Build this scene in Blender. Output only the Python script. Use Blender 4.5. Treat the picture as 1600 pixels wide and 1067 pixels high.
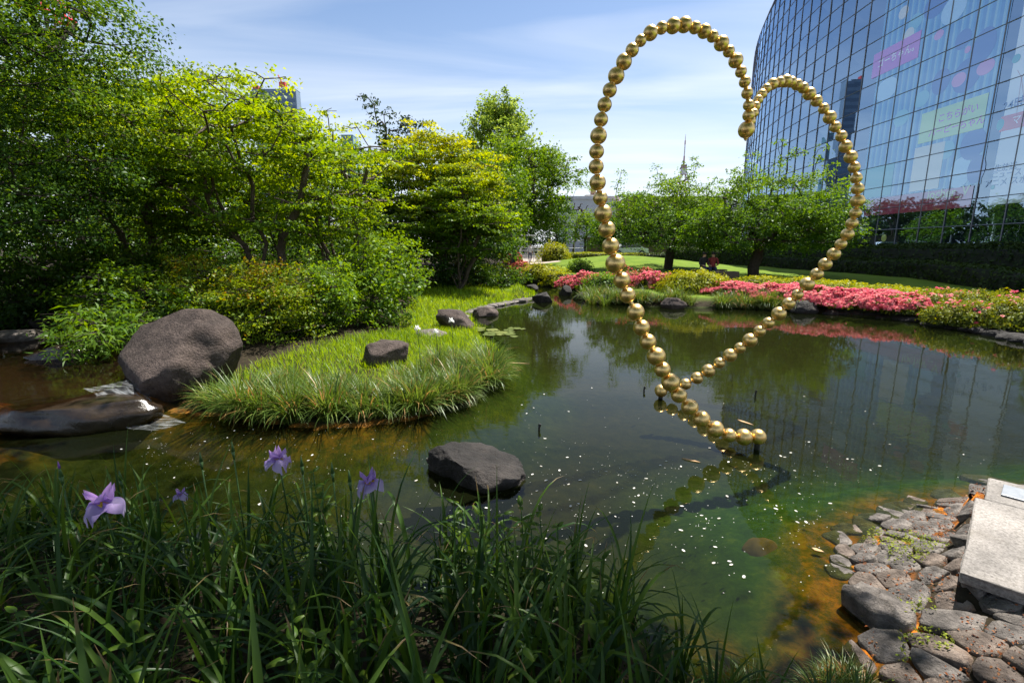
import bpy, bmesh, math, random
import numpy as np
from mathutils import Vector, Matrix, Euler

R_ = math.radians
for o in list(bpy.data.objects):
    bpy.data.objects.remove(o)
scene = bpy.context.scene
COL = scene.collection

# ------------------------------------------------------------------ camera
CAM_H = 2.1
FPX = 1600 * 17 / 36.0
PITCH = math.atan((533.5 - 387) / FPX)
cam_data = bpy.data.cameras.new('camera')
cam_data.lens = 17.0
cam_data.sensor_width = 36.0
cam_data.clip_start = 0.05
cam_data.clip_end = 9000
cam = bpy.data.objects.new('camera', cam_data)
COL.objects.link(cam)
cam.location = (0, 0, CAM_H)
cam.rotation_euler = (math.pi / 2 - PITCH, 0, 0)
scene.camera = cam

# ------------------------------------------------------------------ sky and sun
SUN_EL, SUN_AZ = R_(62), R_(47)          # azimuth clockwise from +Y (ahead) towards +X (right)
world = bpy.data.worlds.new('World')
scene.world = world
world.use_nodes = True
wn, wl = world.node_tree.nodes, world.node_tree.links
wn.clear()
w_out = wn.new('ShaderNodeOutputWorld')
w_bg = wn.new('ShaderNodeBackground')
w_bg.inputs['Strength'].default_value = 0.082
sky = wn.new('ShaderNodeTexSky')
sky.sky_type = 'NISHITA'
sky.sun_disc = False
sky.sun_elevation = SUN_EL
sky.sun_rotation = SUN_AZ
sky.air_density = 1.0
sky.dust_density = 0.7
sky.ozone_density = 3.0
# thin cirrus: noise laid out on a high flat layer of air
w_tc = wn.new('ShaderNodeTexCoord')
w_sep = wn.new('ShaderNodeSeparateXYZ')
wl.new(w_tc.outputs['Generated'], w_sep.inputs[0])
w_z = wn.new('ShaderNodeMath'); w_z.operation = 'MAXIMUM'; w_z.inputs[1].default_value = 0.04
wl.new(w_sep.outputs['Z'], w_z.inputs[0])
w_dx = wn.new('ShaderNodeMath'); w_dx.operation = 'DIVIDE'
w_dy = wn.new('ShaderNodeMath'); w_dy.operation = 'DIVIDE'
wl.new(w_sep.outputs['X'], w_dx.inputs[0]); wl.new(w_z.outputs[0], w_dx.inputs[1])
wl.new(w_sep.outputs['Y'], w_dy.inputs[0]); wl.new(w_z.outputs[0], w_dy.inputs[1])
w_cmb = wn.new('ShaderNodeCombineXYZ')
wl.new(w_dx.outputs[0], w_cmb.inputs[0]); wl.new(w_dy.outputs[0], w_cmb.inputs[1])
w_map = wn.new('ShaderNodeMapping')
w_map.inputs['Rotation'].default_value = (0, 0, R_(32))
w_map.inputs['Scale'].default_value = (0.32, 1.0, 1)
w_map.inputs['Location'].default_value = (5.6, 2.2, 0)
wl.new(w_cmb.outputs[0], w_map.inputs[0])
w_n = wn.new('ShaderNodeTexNoise')
w_n.inputs['Scale'].default_value = 1.1
w_n.inputs['Detail'].default_value = 7
w_n.inputs['Roughness'].default_value = 0.5
w_n.inputs['Distortion'].default_value = 0.6
wl.new(w_map.outputs[0], w_n.inputs['Vector'])
w_r = wn.new('ShaderNodeValToRGB')
w_r.color_ramp.elements[0].position = 0.38
w_r.color_ramp.elements[1].position = 0.92
w_r.color_ramp.elements[1].color = (0.75, 0.75, 0.75, 1)
wl.new(w_n.outputs['Fac'], w_r.inputs[0])
w_mix = wn.new('ShaderNodeMixRGB')
w_mix.inputs[2].default_value = (7.2, 7.5, 8.0, 1)
wl.new(w_r.outputs[0], w_mix.inputs[0])
wl.new(sky.outputs[0], w_mix.inputs[1])
# pale band of summer haze low on the horizon
w_h = wn.new('ShaderNodeMapRange'); w_h.inputs['From Min'].default_value = 0.46; w_h.inputs['From Max'].default_value = 0.0
w_h.inputs['To Min'].default_value = 0.0; w_h.inputs['To Max'].default_value = 1.0
wl.new(w_sep.outputs['Z'], w_h.inputs['Value'])
w_p = wn.new('ShaderNodeMath'); w_p.operation = 'POWER'; w_p.inputs[1].default_value = 2.0; wl.new(w_h.outputs[0], w_p.inputs[0])
w_q = wn.new('ShaderNodeMath'); w_q.operation = 'MULTIPLY'; w_q.inputs[1].default_value = 0.95; wl.new(w_p.outputs[0], w_q.inputs[0])
w_mix2 = wn.new('ShaderNodeMixRGB'); w_mix2.inputs[2].default_value = (6.9, 7.2, 7.7, 1)
wl.new(w_q.outputs[0], w_mix2.inputs[0]); wl.new(w_mix.outputs[0], w_mix2.inputs[1])
wl.new(w_mix2.outputs[0], w_bg.inputs['Color'])
wl.new(w_bg.outputs[0], w_out.inputs[0])

sun_data = bpy.data.lights.new('sun', 'SUN')
sun_data.energy = 5.0
sun_data.angle = R_(0.53)
sun_data.color = (1.0, 0.95, 0.86)
sun = bpy.data.objects.new('sun', sun_data)
COL.objects.link(sun)
SUN_DIR = Vector((math.sin(SUN_AZ) * math.cos(SUN_EL), math.cos(SUN_AZ) * math.cos(SUN_EL), math.sin(SUN_EL)))
sun.rotation_euler = (-SUN_DIR).to_track_quat('-Z', 'Y').to_euler()
sun.location = SUN_DIR * 60

scene.view_settings.view_transform = 'Standard'
scene.view_settings.look = 'None'
scene.view_settings.gamma = 1.0
scene.view_settings.exposure = 1.0
scene.view_settings.use_curve_mapping = False
scene.render.engine = 'CYCLES'
scene.cycles.use_denoising = True
scene.cycles.max_bounces = 7
scene.cycles.diffuse_bounces = 3
scene.cycles.glossy_bounces = 4
scene.cycles.transmission_bounces = 4
scene.cycles.transparent_max_bounces = 10
scene.cycles.caustics_reflective = False
scene.cycles.caustics_refractive = False
scene.cycles.sample_clamp_indirect = 6.0

# ------------------------------------------------------------------ survey helpers
_s, _c = math.sin(PITCH), math.cos(PITCH)
def ray(px, py):
    u = (px - 800) / FPX; v = (533.5 - py) / FPX
    return Vector((u, _c + v * _s, -_s + v * _c))
def onz(px, py, z=0.0):
    "ground position surveyed from the photograph at height z"
    d = ray(px, py); t = (z - CAM_H) / d.z
    return Vector((d.x * t, d.y * t, z))
def aty(px, py, y):
    "position surveyed at a known distance y ahead"
    d = ray(px, py); t = y / d.y
    return Vector((d.x * t, y, CAM_H + d.z * t))
def atx(px, py, x):
    d = ray(px, py); t = x / d.x
    return Vector((x, d.y * t, CAM_H + d.z * t))

# ------------------------------------------------------------------ material helpers
MATS = {}
def new_mat(name):
    m = bpy.data.materials.new(name); m.use_nodes = True
    m.node_tree.nodes.clear(); MATS[name] = m
    return m, m.node_tree.nodes, m.node_tree.links
def N(ns, typ, **kw):
    n = ns.new(typ)
    for k, v in kw.items():
        if k.startswith('i_'):
            n.inputs[k[2:].replace('_', ' ')].default_value = v
        else:
            setattr(n, k, v)
    return n
def ramp(ns, stops):
    r = ns.new('ShaderNodeValToRGB')
    els = r.color_ramp.elements
    while len(els) < len(stops): els.new(0.5)
    for e, (p, c) in zip(els, stops):
        e.position = p; e.color = (*c, 1) if len(c) == 3 else c
    return r
def pos_noise(ns, ls, scale, detail=4, rough=0.55, vec=None, dist=0.0):
    n = N(ns, 'ShaderNodeTexNoise')
    n.inputs['Scale'].default_value = scale; n.inputs['Detail'].default_value = detail
    n.inputs['Roughness'].default_value = rough; n.inputs['Distortion'].default_value = dist
    if vec is None:
        g = N(ns, 'ShaderNodeNewGeometry'); vec = g.outputs['Position']
    ls.new(vec, n.inputs['Vector'])
    return n

G = lambda r, g, b: (r, g, b)
def leaf_mat(name, stops, trans=0.42, gloss=0.05, rough=0.4, hue_noise=0.0):
    gloss *= 0.3; rough = max(rough, 0.42)
    m, ns, ls = new_mat(name)
    a = N(ns, 'ShaderNodeAttribute', attribute_name='rnd')
    r = ramp(ns, stops); ls.new(a.outputs['Fac'], r.inputs[0])
    d = N(ns, 'ShaderNodeBsdfDiffuse'); t = N(ns, 'ShaderNodeBsdfTranslucent')
    ls.new(r.outputs[0], d.inputs[0])
    hs = N(ns, 'ShaderNodeHueSaturation'); hs.inputs['Hue'].default_value = 0.478
    hs.inputs['Saturation'].default_value = 1.1; hs.inputs['Value'].default_value = 1.35
    ls.new(r.outputs[0], hs.inputs['Color']); ls.new(hs.outputs[0], t.inputs[0])
    mx = N(ns, 'ShaderNodeMixShader'); mx.inputs[0].default_value = trans
    ls.new(d.outputs[0], mx.inputs[1]); ls.new(t.outputs[0], mx.inputs[2])
    g = N(ns, 'ShaderNodeBsdfGlossy'); g.inputs['Roughness'].default_value = rough
    g.inputs['Color'].default_value = (0.9, 0.95, 0.9, 1)
    m2 = N(ns, 'ShaderNodeMixShader'); m2.inputs[0].default_value = gloss
    ls.new(mx.outputs[0], m2.inputs[1]); ls.new(g.outputs[0], m2.inputs[2])
    o = N(ns, 'ShaderNodeOutputMaterial'); ls.new(m2.outputs[0], o.inputs[0])
    return m

def surf_mat(name, stops, scale=6.0, rough=0.8, bump=0.2, bscale=None, metallic=0.0, detail=6, spec=0.4, bdist=0.02, nrough=0.6, patch=0.0, pscale=1.7, pcol=(.30, .29, .25)):
    m, ns, ls = new_mat(name)
    tc = N(ns, 'ShaderNodeTexCoord')
    n = pos_noise(ns, ls, scale, detail, nrough, tc.outputs['Object'])
    r = ramp(ns, stops); ls.new(n.outputs['Fac'], r.inputs[0])
    b = N(ns, 'ShaderNodeBsdfPrincipled')
    b.inputs['Roughness'].default_value = rough; b.inputs['Metallic'].default_value = metallic
    b.inputs['Specular IOR Level'].default_value = spec
    colr = r.outputs[0]
    if patch:                                  # lichen and stain patches
        pn = pos_noise(ns, ls, pscale, 8, 0.72, tc.outputs['Object'], 0.3)
        pr_ = ramp(ns, [(0.54, G(0, 0, 0)), (0.66, G(patch, patch, patch))]); ls.new(pn.outputs['Fac'], pr_.inputs[0])
        px_ = N(ns, 'ShaderNodeMixRGB'); px_.inputs[2].default_value = (*pcol, 1)
        ls.new(pr_.outputs[0], px_.inputs[0]); ls.new(colr, px_.inputs[1]); colr = px_.outputs[0]
        p2 = pos_noise(ns, ls, pscale * .6, 4, 0.6, tc.outputs['Object']); q2 = ramp(ns, [(0.35, G(.55, .55, .55)), (0.6, G(1.1, 1.1, 1.1))]); ls.new(p2.outputs['Fac'], q2.inputs[0])
        mu = N(ns, 'ShaderNodeMixRGB', blend_type='MULTIPLY'); mu.inputs[0].default_value = 1.0; ls.new(colr, mu.inputs[1]); ls.new(q2.outputs[0], mu.inputs[2]); colr = mu.outputs[0]
    ls.new(colr, b.inputs['Base Color'])
    if bump:
        n2 = pos_noise(ns, ls, bscale or scale * 4, 6, 0.65, tc.outputs['Object'])
        bm_ = N(ns, 'ShaderNodeBump'); bm_.inputs['Strength'].default_value = bump; bm_.inputs['Distance'].default_value = bdist
        ls.new(n2.outputs['Fac'], bm_.inputs['Height']); ls.new(bm_.outputs[0], b.inputs['Normal'])
    o = N(ns, 'ShaderNodeOutputMaterial'); ls.new(b.outputs[0], o.inputs[0])
    return m
def plain(name, col, rough=0.6, metallic=0.0, spec=0.4, var=0.15, scale=8):
    c0 = tuple(max(0, x * (1 - var)) for x in col); c1 = tuple(x * (1 + var) for x in col)
    return surf_mat(name, [(0.3, c0), (0.7, c1)], scale, rough, 0.0, metallic=metallic, spec=spec)

# ------------------------------------------------------------------ mesh helpers
def link(name, me, parent=None, mat=None):
    o = bpy.data.objects.new(name, me)
    COL.objects.link(o)
    if parent is not None: o.parent = parent
    if mat is not None and me is not None:
        for m in (mat if isinstance(mat, (list, tuple)) else [mat]): me.materials.append(m)
    return o
def tag(o, label=None, category=None, group=None, kind=None):
    if label: o['label'] = label
    if category: o['category'] = category
    if group: o['group'] = group
    if kind: o['kind'] = kind
    return o
def empty(name, loc=(0, 0, 0), rz=0.0):
    o = bpy.data.objects.new(name, None); COL.objects.link(o)
    o.location = loc; o.rotation_euler = (0, 0, rz); o.empty_display_size = 0.1
    return o
def copy_tree(o, parent=None):
    c = o.copy(); COL.objects.link(c)
    if parent is not None: c.parent = parent
    for ch in o.children: copy_tree(ch, c)
    return c
def pymesh(name, verts, faces, smooth=False):
    me = bpy.data.meshes.new(name)
    me.from_pydata([tuple(v) for v in verts], [], [tuple(f) for f in faces])
    if smooth: me.shade_smooth()
    me.update()
    return me
def quadmesh(name, V, rnd=None, smooth=False, k=4):
    """V: (n,k,3) array, one k-gon each; rnd: (n,) per-face value"""
    V = np.asarray(V, dtype=np.float32); n = V.shape[0]
    me = bpy.data.meshes.new(name)
    me.vertices.add(n * k); me.vertices.foreach_set('co', V.reshape(-1))
    me.loops.add(n * k); me.loops.foreach_set('vertex_index', np.arange(n * k, dtype=np.int32))
    me.polygons.add(n); me.polygons.foreach_set('loop_start', np.arange(0, n * k, k, dtype=np.int32))
    if rnd is not None:
        a = me.attributes.new('rnd', 'FLOAT', 'POINT')
        a.data.foreach_set('value', np.repeat(np.asarray(rnd, dtype=np.float32), k))
    me.update(calc_edges=True)
    if smooth: me.shade_smooth()
    return me
def gridmesh(name, V, rnd=None, smooth=True):
    """V: (n, rows, cols, 3): n ribbons of rows x cols vertices"""
    V = np.asarray(V, dtype=np.float32); n, r, c, _ = V.shape
    base = (np.arange(n) * r * c)[:, None, None]
    i = np.arange(r - 1)[:, None] * c + np.arange(c - 1)[None, :]
    q = np.stack([i, i + 1, i + c + 1, i + c], -1)[None] + base[..., None]
    q = q.reshape(-1, 4).astype(np.int32)
    me = bpy.data.meshes.new(name)
    me.vertices.add(n * r * c); me.vertices.foreach_set('co', V.reshape(-1))
    me.loops.add(q.size); me.loops.foreach_set('vertex_index', q.reshape(-1))
    me.polygons.add(len(q)); me.polygons.foreach_set('loop_start', np.arange(0, q.size, 4, dtype=np.int32))
    if rnd is not None:
        a = me.attributes.new('rnd', 'FLOAT', 'POINT')
        rr = np.asarray(rnd, dtype=np.float32)
        if rr.ndim == 1: rr = np.repeat(rr, r * c)
        a.data.foreach_set('value', rr.reshape(-1))
    me.update(calc_edges=True)
    if smooth: me.shade_smooth()
    return me
def box_bm(bm, c, s, rot=None):
    m = Matrix.Translation(c) @ (rot.to_4x4() if rot is not None else Matrix.Identity(4)) @ Matrix.Diagonal((*s, 1))
    bmesh.ops.create_cube(bm, size=1.0, matrix=m)
def bm_obj(name, bm, mat, parent=None, bevel=0.0, smooth=False, seg=2):
    if bevel:
        bmesh.ops.bevel(bm, geom=bm.edges[:], offset=bevel, segments=seg, profile=0.5, affect='EDGES')
    me = bpy.data.meshes.new(name); bm.to_mesh(me); bm.free()
    if smooth: me.shade_smooth()
    return link(name, me, parent, mat)
def box(name, c, s, mat, parent=None, bevel=0.0, rz=0.0):
    bm = bmesh.new(); box_bm(bm, (0, 0, 0), s)
    o = bm_obj(name, bm, mat, parent, bevel)
    o.location = c; o.rotation_euler = (0, 0, rz)
    return o
def tube_bm(bm, p0, p1, r0, r1=None, seg=8):
    p0, p1 = Vector(p0), Vector(p1); r1 = r0 if r1 is None else r1
    d = p1 - p0; q = d.to_track_quat('Z', 'Y').to_matrix().to_4x4()
    m = Matrix.Translation((p0 + p1) / 2) @ q
    bmesh.ops.create_cone(bm, cap_ends=True, segments=seg, radius1=r0, radius2=max(r1, 1e-4), depth=max(d.length, 1e-4), matrix=m)

# ------------------------------------------------------------------ value noise in numpy (terrain, rocks, crowns)
_prng = np.random.RandomState(7)
_tab = _prng.rand(64, 64, 64).astype(np.float32)
def vnoise(p, seed=0):
    p = np.asarray(p, dtype=np.float64) + seed * 17.31
    i = np.floor(p).astype(int); f = p - i; f = f * f * (3 - 2 * f)
    x0, y0, z0 = i[..., 0] & 63, i[..., 1] & 63, i[..., 2] & 63
    x1, y1, z1 = (x0 + 1) & 63, (y0 + 1) & 63, (z0 + 1) & 63
    fx, fy, fz = f[..., 0], f[..., 1], f[..., 2]
    def L(a, b, t): return a + (b - a) * t
    return L(L(L(_tab[x0, y0, z0], _tab[x1, y0, z0], fx), L(_tab[x0, y1, z0], _tab[x1, y1, z0], fx), fy),
             L(L(_tab[x0, y0, z1], _tab[x1, y0, z1], fx), L(_tab[x0, y1, z1], _tab[x1, y1, z1], fx), fy), fz) * 2 - 1
def fbm(p, seed=0, oct=4, gain=0.5):
    s, a = 0, 1.0; p = np.asarray(p, dtype=np.float64)
    for k in range(oct):
        s = s + a * vnoise(p * 2 ** k, seed + k); a *= gain
    return s
def sstep(a, b, x):
    t = np.clip((x - a) / (b - a), 0, 1); return t * t * (3 - 2 * t)
def unit(v): return v / np.maximum(np.linalg.norm(v, axis=-1, keepdims=True), 1e-9)
BEADS_L=[(2.6, 4.825, 0.14, 0.083), (2.436, 4.798, 0.148, 0.089), (2.269, 4.776, 0.176, 0.074), (2.111, 4.762, 0.251, 0.09), (1.957, 4.756, 0.364, 0.089), (1.827, 4.752, 0.492, 0.087), (1.706, 4.747, 0.621, 0.081), (1.611, 4.742, 0.757, 0.094), (1.518, 4.737, 0.893, 0.081), (1.446, 4.732, 1.032, 0.093), (1.353, 4.728, 1.181, 0.081), (1.281, 4.723, 1.323, 0.082), (1.214, 4.722, 1.479, 0.086), (1.127, 4.722, 1.643, 0.078), (1.065, 4.719, 1.789, 0.082), (0.996, 4.719, 1.95, 0.096), (0.944, 4.721, 2.114, 0.083), (0.902, 4.721, 2.269, 0.081), (0.861, 4.722, 2.418, 0.085), (0.831, 4.723, 2.557, 0.069), (0.801, 4.725, 2.698, 0.077), (0.783, 4.728, 2.839, 0.07), (0.784, 4.733, 2.972, 0.069), (0.798, 4.741, 3.112, 0.077), (0.818, 4.751, 3.254, 0.065), (0.848, 4.762, 3.383, 0.066), (0.893, 4.776, 3.511, 0.065), (0.951, 4.794, 3.638, 0.075), (1.021, 4.815, 3.762, 0.072), (1.096, 4.836, 3.867, 0.061), (1.176, 4.859, 3.954, 0.053), (1.268, 4.884, 4.027, 0.067), (1.375, 4.91, 4.079, 0.055), (1.488, 4.938, 4.108, 0.069), (1.602, 4.969, 4.129, 0.069), (1.712, 5.0, 4.118, 0.056), (1.814, 5.035, 4.101, 0.064), (1.91, 5.072, 4.072, 0.054), (2.014, 5.11, 4.026, 0.07), (2.106, 5.148, 3.97, 0.055), (2.198, 5.187, 3.901, 0.069), (2.274, 5.225, 3.813, 0.055), (2.339, 5.266, 3.733, 0.056), (2.39, 5.305, 3.639, 0.056), (2.433, 5.345, 3.537, 0.055), (2.463, 5.389, 3.451, 0.061), (2.469, 5.424, 3.318, 0.083)]
BEADS_R=[(2.112, 6.598, 0.11, 0.092), (2.274, 6.568, 0.156, 0.082), (2.433, 6.542, 0.224, 0.081), (2.578, 6.521, 0.317, 0.085), (2.722, 6.504, 0.426, 0.092), (2.858, 6.487, 0.541, 0.077), (2.988, 6.471, 0.653, 0.092), (3.108, 6.453, 0.759, 0.075), (3.226, 6.436, 0.87, 0.096), (3.336, 6.422, 0.996, 0.077), (3.435, 6.406, 1.11, 0.078), (3.555, 6.393, 1.236, 0.094), (3.664, 6.381, 1.373, 0.08), (3.759, 6.367, 1.494, 0.071), (3.864, 6.356, 1.63, 0.091), (3.967, 6.344, 1.761, 0.08), (4.054, 6.333, 1.89, 0.081), (4.141, 6.321, 2.019, 0.08), (4.207, 6.309, 2.144, 0.069), (4.266, 6.297, 2.266, 0.076), (4.299, 6.288, 2.402, 0.07), (4.318, 6.276, 2.527, 0.068), (4.322, 6.269, 2.673, 0.081), (4.297, 6.262, 2.816, 0.072), (4.256, 6.251, 2.942, 0.066), (4.204, 6.239, 3.066, 0.067), (4.137, 6.226, 3.185, 0.075), (4.051, 6.213, 3.301, 0.073), (3.974, 6.2, 3.419, 0.064), (3.878, 6.182, 3.518, 0.062), (3.787, 6.165, 3.622, 0.073), (3.69, 6.144, 3.713, 0.06), (3.582, 6.119, 3.79, 0.064), (3.471, 6.09, 3.86, 0.071), (3.374, 6.057, 3.914, 0.059), (3.275, 6.016, 3.936, 0.061), (3.184, 5.973, 3.95, 0.058), (3.094, 5.925, 3.946, 0.068), (3.0, 5.874, 3.919, 0.057), (2.896, 5.822, 3.882, 0.063), (2.806, 5.767, 3.819, 0.054), (2.735, 5.712, 3.745, 0.054), (2.675, 5.658, 3.673, 0.051), (2.628, 5.603, 3.592, 0.051), (2.588, 5.549, 3.51, 0.05), (2.539, 5.494, 3.417, 0.05)]
# ------------------------------------------------------------------ materials
M_maple = leaf_mat('maple_leaf', [(0.0, G(.070, .150, .011)), (0.4, G(.155, .268, .016)), (0.75, G(.27, .38, .020)), (1.0, G(.41, .475, .03))], 0.54)
M_yellow = leaf_mat('golden_leaf', [(0.0, G(.12, .20, .010)), (0.35, G(.24, .33, .014)), (0.7, G(.41, .46, .018)), (1.0, G(.55, .53, .03))], 0.52)
M_green = leaf_mat('green_leaf', [(0.0, G(.045, .11, .014)), (0.5, G(.10, .20, .018)), (1.0, G(.20, .32, .028))], 0.48)
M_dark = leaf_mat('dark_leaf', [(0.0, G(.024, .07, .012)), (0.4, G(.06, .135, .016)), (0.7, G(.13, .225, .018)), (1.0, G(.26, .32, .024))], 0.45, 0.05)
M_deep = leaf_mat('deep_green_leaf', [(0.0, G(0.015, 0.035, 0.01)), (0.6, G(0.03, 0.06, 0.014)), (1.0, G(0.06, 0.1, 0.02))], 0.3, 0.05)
M_ginkgo = leaf_mat('ginkgo_leaf', [(0.0, G(.14, .23, .04)), (0.5, G(.22, .34, .055)), (1.0, G(.33, .43, .08))], 0.52)
M_cherry = leaf_mat('cherry_leaf', [(0.0, G(.05, .12, .016)), (0.5, G(.11, .22, .022)), (1.0, G(.20, .32, .03))], 0.5)
M_shrub = leaf_mat('shrub_leaf', [(0.0, G(.06, .12, .012)), (0.5, G(.14, .23, .014)), (0.92, G(.27, .34, .02)), (1.0, G(.26, .19, .02))], 0.45)
M_lime = leaf_mat('lime_leaf', [(0.0, G(0.138, 0.184, 0.0115)), (0.5, G(0.276, 0.322, 0.0161)), (1.0, G(0.437, 0.414, 0.023))], 0.4)
M_azalea = leaf_mat('azalea_leaf', [(0.0, G(.05, .085, .012)), (0.6, G(.15, .19, .018)), (1.0, G(.28, .28, .025))], 0.38)
M_pink = leaf_mat('azalea_petal', [(0.0, G(.60, .10, .14)), (0.5, G(.74, .22, .23)), (1.0, G(.82, .38, .34))], 0.4, 0.02)
M_coral = leaf_mat('coral_petal', [(0.0, G(.40, .10, .07)), (1.0, G(.62, .26, .18))], 0.4, 0.02)
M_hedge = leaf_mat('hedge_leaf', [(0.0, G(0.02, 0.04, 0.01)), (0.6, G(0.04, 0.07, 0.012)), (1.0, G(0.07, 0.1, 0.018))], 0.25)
M_grass = leaf_mat('bright_grass_blade', [(0.0, G(.13, .235, .012)), (0.5, G(.235, .385, .018)), (1.0, G(.35, .46, .035))], 0.5)
M_sedge = leaf_mat('sedge_blade', [(0.0, G(.04, .085, .014)), (0.55, G(.10, .17, .024)), (0.86, G(.22, .29, .06)), (0.9, G(.36, .22, .07)), (1.0, G(.46, .30, .11))], 0.4, 0.10, 0.35)
M_iris = leaf_mat('iris_blade', [(0.0, G(.015, .044, .011)), (0.5, G(.030, .078, .015)), (0.86, G(.085, .155, .020)), (0.93, G(.19, .15, .05)), (1.0, G(.22, .15, .07))], 0.38, 0.06, 0.38)
M_weed = leaf_mat('weed_leaf', [(0.0, G(.02, .045, .008)), (0.6, G(.07, .14, .014)), (1.0, G(.18, .25, .025))], 0.45, 0.05)
M_violet = leaf_mat('violet_petal', [(0.0, G(.75, .55, .05)), (0.12, G(.70, .55, .10)), (0.2, G(.34, .20, .54)), (0.5, G(.50, .37, .68)), (1.0, G(.68, .58, .80))], 0.45, 0.02)
M_purple = leaf_mat('purple_petal', [(0.0, G(.32, .16, .50)), (1.0, G(.52, .34, .66))], 0.4, 0.02)
M_white = leaf_mat('white_petal', [(0.0, G(0.75, 0.75, 0.72)), (1.0, G(0.85, 0.85, 0.83))], 0.4, 0.02)
M_lily = leaf_mat('lily_pad_leaf', [(0.0, G(0.06, 0.09, 0.02)), (1.0, G(0.16, 0.18, 0.05))], 0.1, 0.12, 0.3)
M_bark = surf_mat('bark', [(0.3, G(.045, .032, .024)), (0.7, G(.13, .10, .078))], 9, 0.9, 0.5)
M_bark_dark = surf_mat('dark_bark', [(0.3, G(.022, .016, .013)), (0.7, G(.06, .045, .036))], 9, 0.9, 0.5)
M_rock = surf_mat('dark_rock', [(0.25, G(.011, .009, .008)), (0.55, G(.028, .023, .021)), (0.8, G(.065, .053, .047))], 4.5, 0.75, 1.0, 22, bdist=0.05, nrough=.7, patch=.35, pcol=(.085, .07, .06))
M_boulder = surf_mat('brown_boulder', [(0.3, G(.038, .027, .023)), (0.52, G(.096, .070, .060)), (0.72, G(.16, .122, .106))], 11, 0.85, 1.0, 34, bdist=0.045, nrough=0.8, patch=.5, pcol=(.15, .115, .095))
M_wet = surf_mat('wet_rock', [(0.3, G(.012, .009, .007)), (0.7, G(.045, .030, .018))], 5, 0.22, 0.4, 18, spec=0.6)
M_stone = surf_mat('shore_stone', [(0.28, G(.075, .066, .06)), (0.5, G(.18, .158, .144)), (0.72, G(.31, .275, .25))], 13, 0.85, 1.0, 40, bdist=0.03, nrough=0.75, patch=.5, pscale=4, pcol=(.32, .27, .22))
M_stone2 = surf_mat('brown_shore_stone', [(0.28, G(.085, .064, .05)), (0.5, G(.20, .155, .128)), (0.72, G(.33, .265, .22))], 13, 0.85, 1.0, 40, bdist=0.03, nrough=0.75, patch=.5, pscale=4, pcol=(.24, .14, .08))
M_granite = surf_mat('granite', [(0.32, G(.12, .11, .10)), (0.5, G(.29, .265, .245)), (0.62, G(.37, .34, .32)), (0.75, G(.50, .47, .44))], 55, 0.8, 0.5, 90, detail=5, bdist=0.004, nrough=0.8, patch=.35, pscale=3.0, pcol=(.20, .17, .13))
M_plaque = surf_mat('plaque_metal', [(0.3, G(.20, .22, .25)), (0.7, G(.27, .29, .32))], 20, 0.45, 0.1, 60, metallic=0.6)
M_concrete = surf_mat('concrete', [(0.3, G(.28, .27, .25)), (0.7, G(.42, .40, .38))], 3, 0.85, 0.3)
M_brown_wall = surf_mat('brown_wall', [(0.3, G(.075, .05, .038)), (0.7, G(.12, .085, .062))], 2.0, 0.8, 0.2)
M_white_wall = surf_mat('white_render', [(0.3, G(.80, .81, .83)), (0.7, G(.88, .89, .90))], 0.6, 0.8, 0.1)
M_brick = surf_mat('reddish_wall', [(0.3, G(.28, .15, .11)), (0.7, G(.38, .22, .16))], 1.0, 0.85, 0.2)
M_rail = plain('grey_metal', (.42, .43, .44), 0.45, 0.5)
M_black = plain('black_metal', (.02, .02, .02), 0.5)
M_core = plain('dark_filler', (.018, .022, .010), 0.95, var=0.4, scale=5)  # dark colour of the solid cores added inside shrubs and hedges

def metal_gold():
    m, ns, ls = new_mat('gold_leaf')
    tc = N(ns, 'ShaderNodeTexCoord')
    n = pos_noise(ns, ls, 9.0, 5, 0.6, tc.outputs['Object'])
    r = ramp(ns, [(0.3, G(.76, .50, .18)), (0.7, G(.90, .64, .28))]); ls.new(n.outputs['Fac'], r.inputs[0])
    b = N(ns, 'ShaderNodeBsdfPrincipled'); b.inputs['Metallic'].default_value = 1.0
    rr = ramp(ns, [(0.3, G(.30, .30, .30)), (0.7, G(.42, .42, .42))]); ls.new(n.outputs['Fac'], rr.inputs[0])
    ls.new(rr.outputs[0], b.inputs['Roughness'])
    ls.new(r.outputs[0], b.inputs['Base Color'])
    n2 = pos_noise(ns, ls, 60, 4, 0.6, tc.outputs['Object'])
    bu = N(ns, 'ShaderNodeBump'); bu.inputs['Strength'].default_value = 0.12; bu.inputs['Distance'].default_value = 0.004
    ls.new(n2.outputs['Fac'], bu.inputs['Height']); ls.new(bu.outputs[0], b.inputs['Normal'])
    o = N(ns, 'ShaderNodeOutputMaterial'); ls.new(b.outputs[0], o.inputs[0])
    return m
M_gold = metal_gold()

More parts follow.
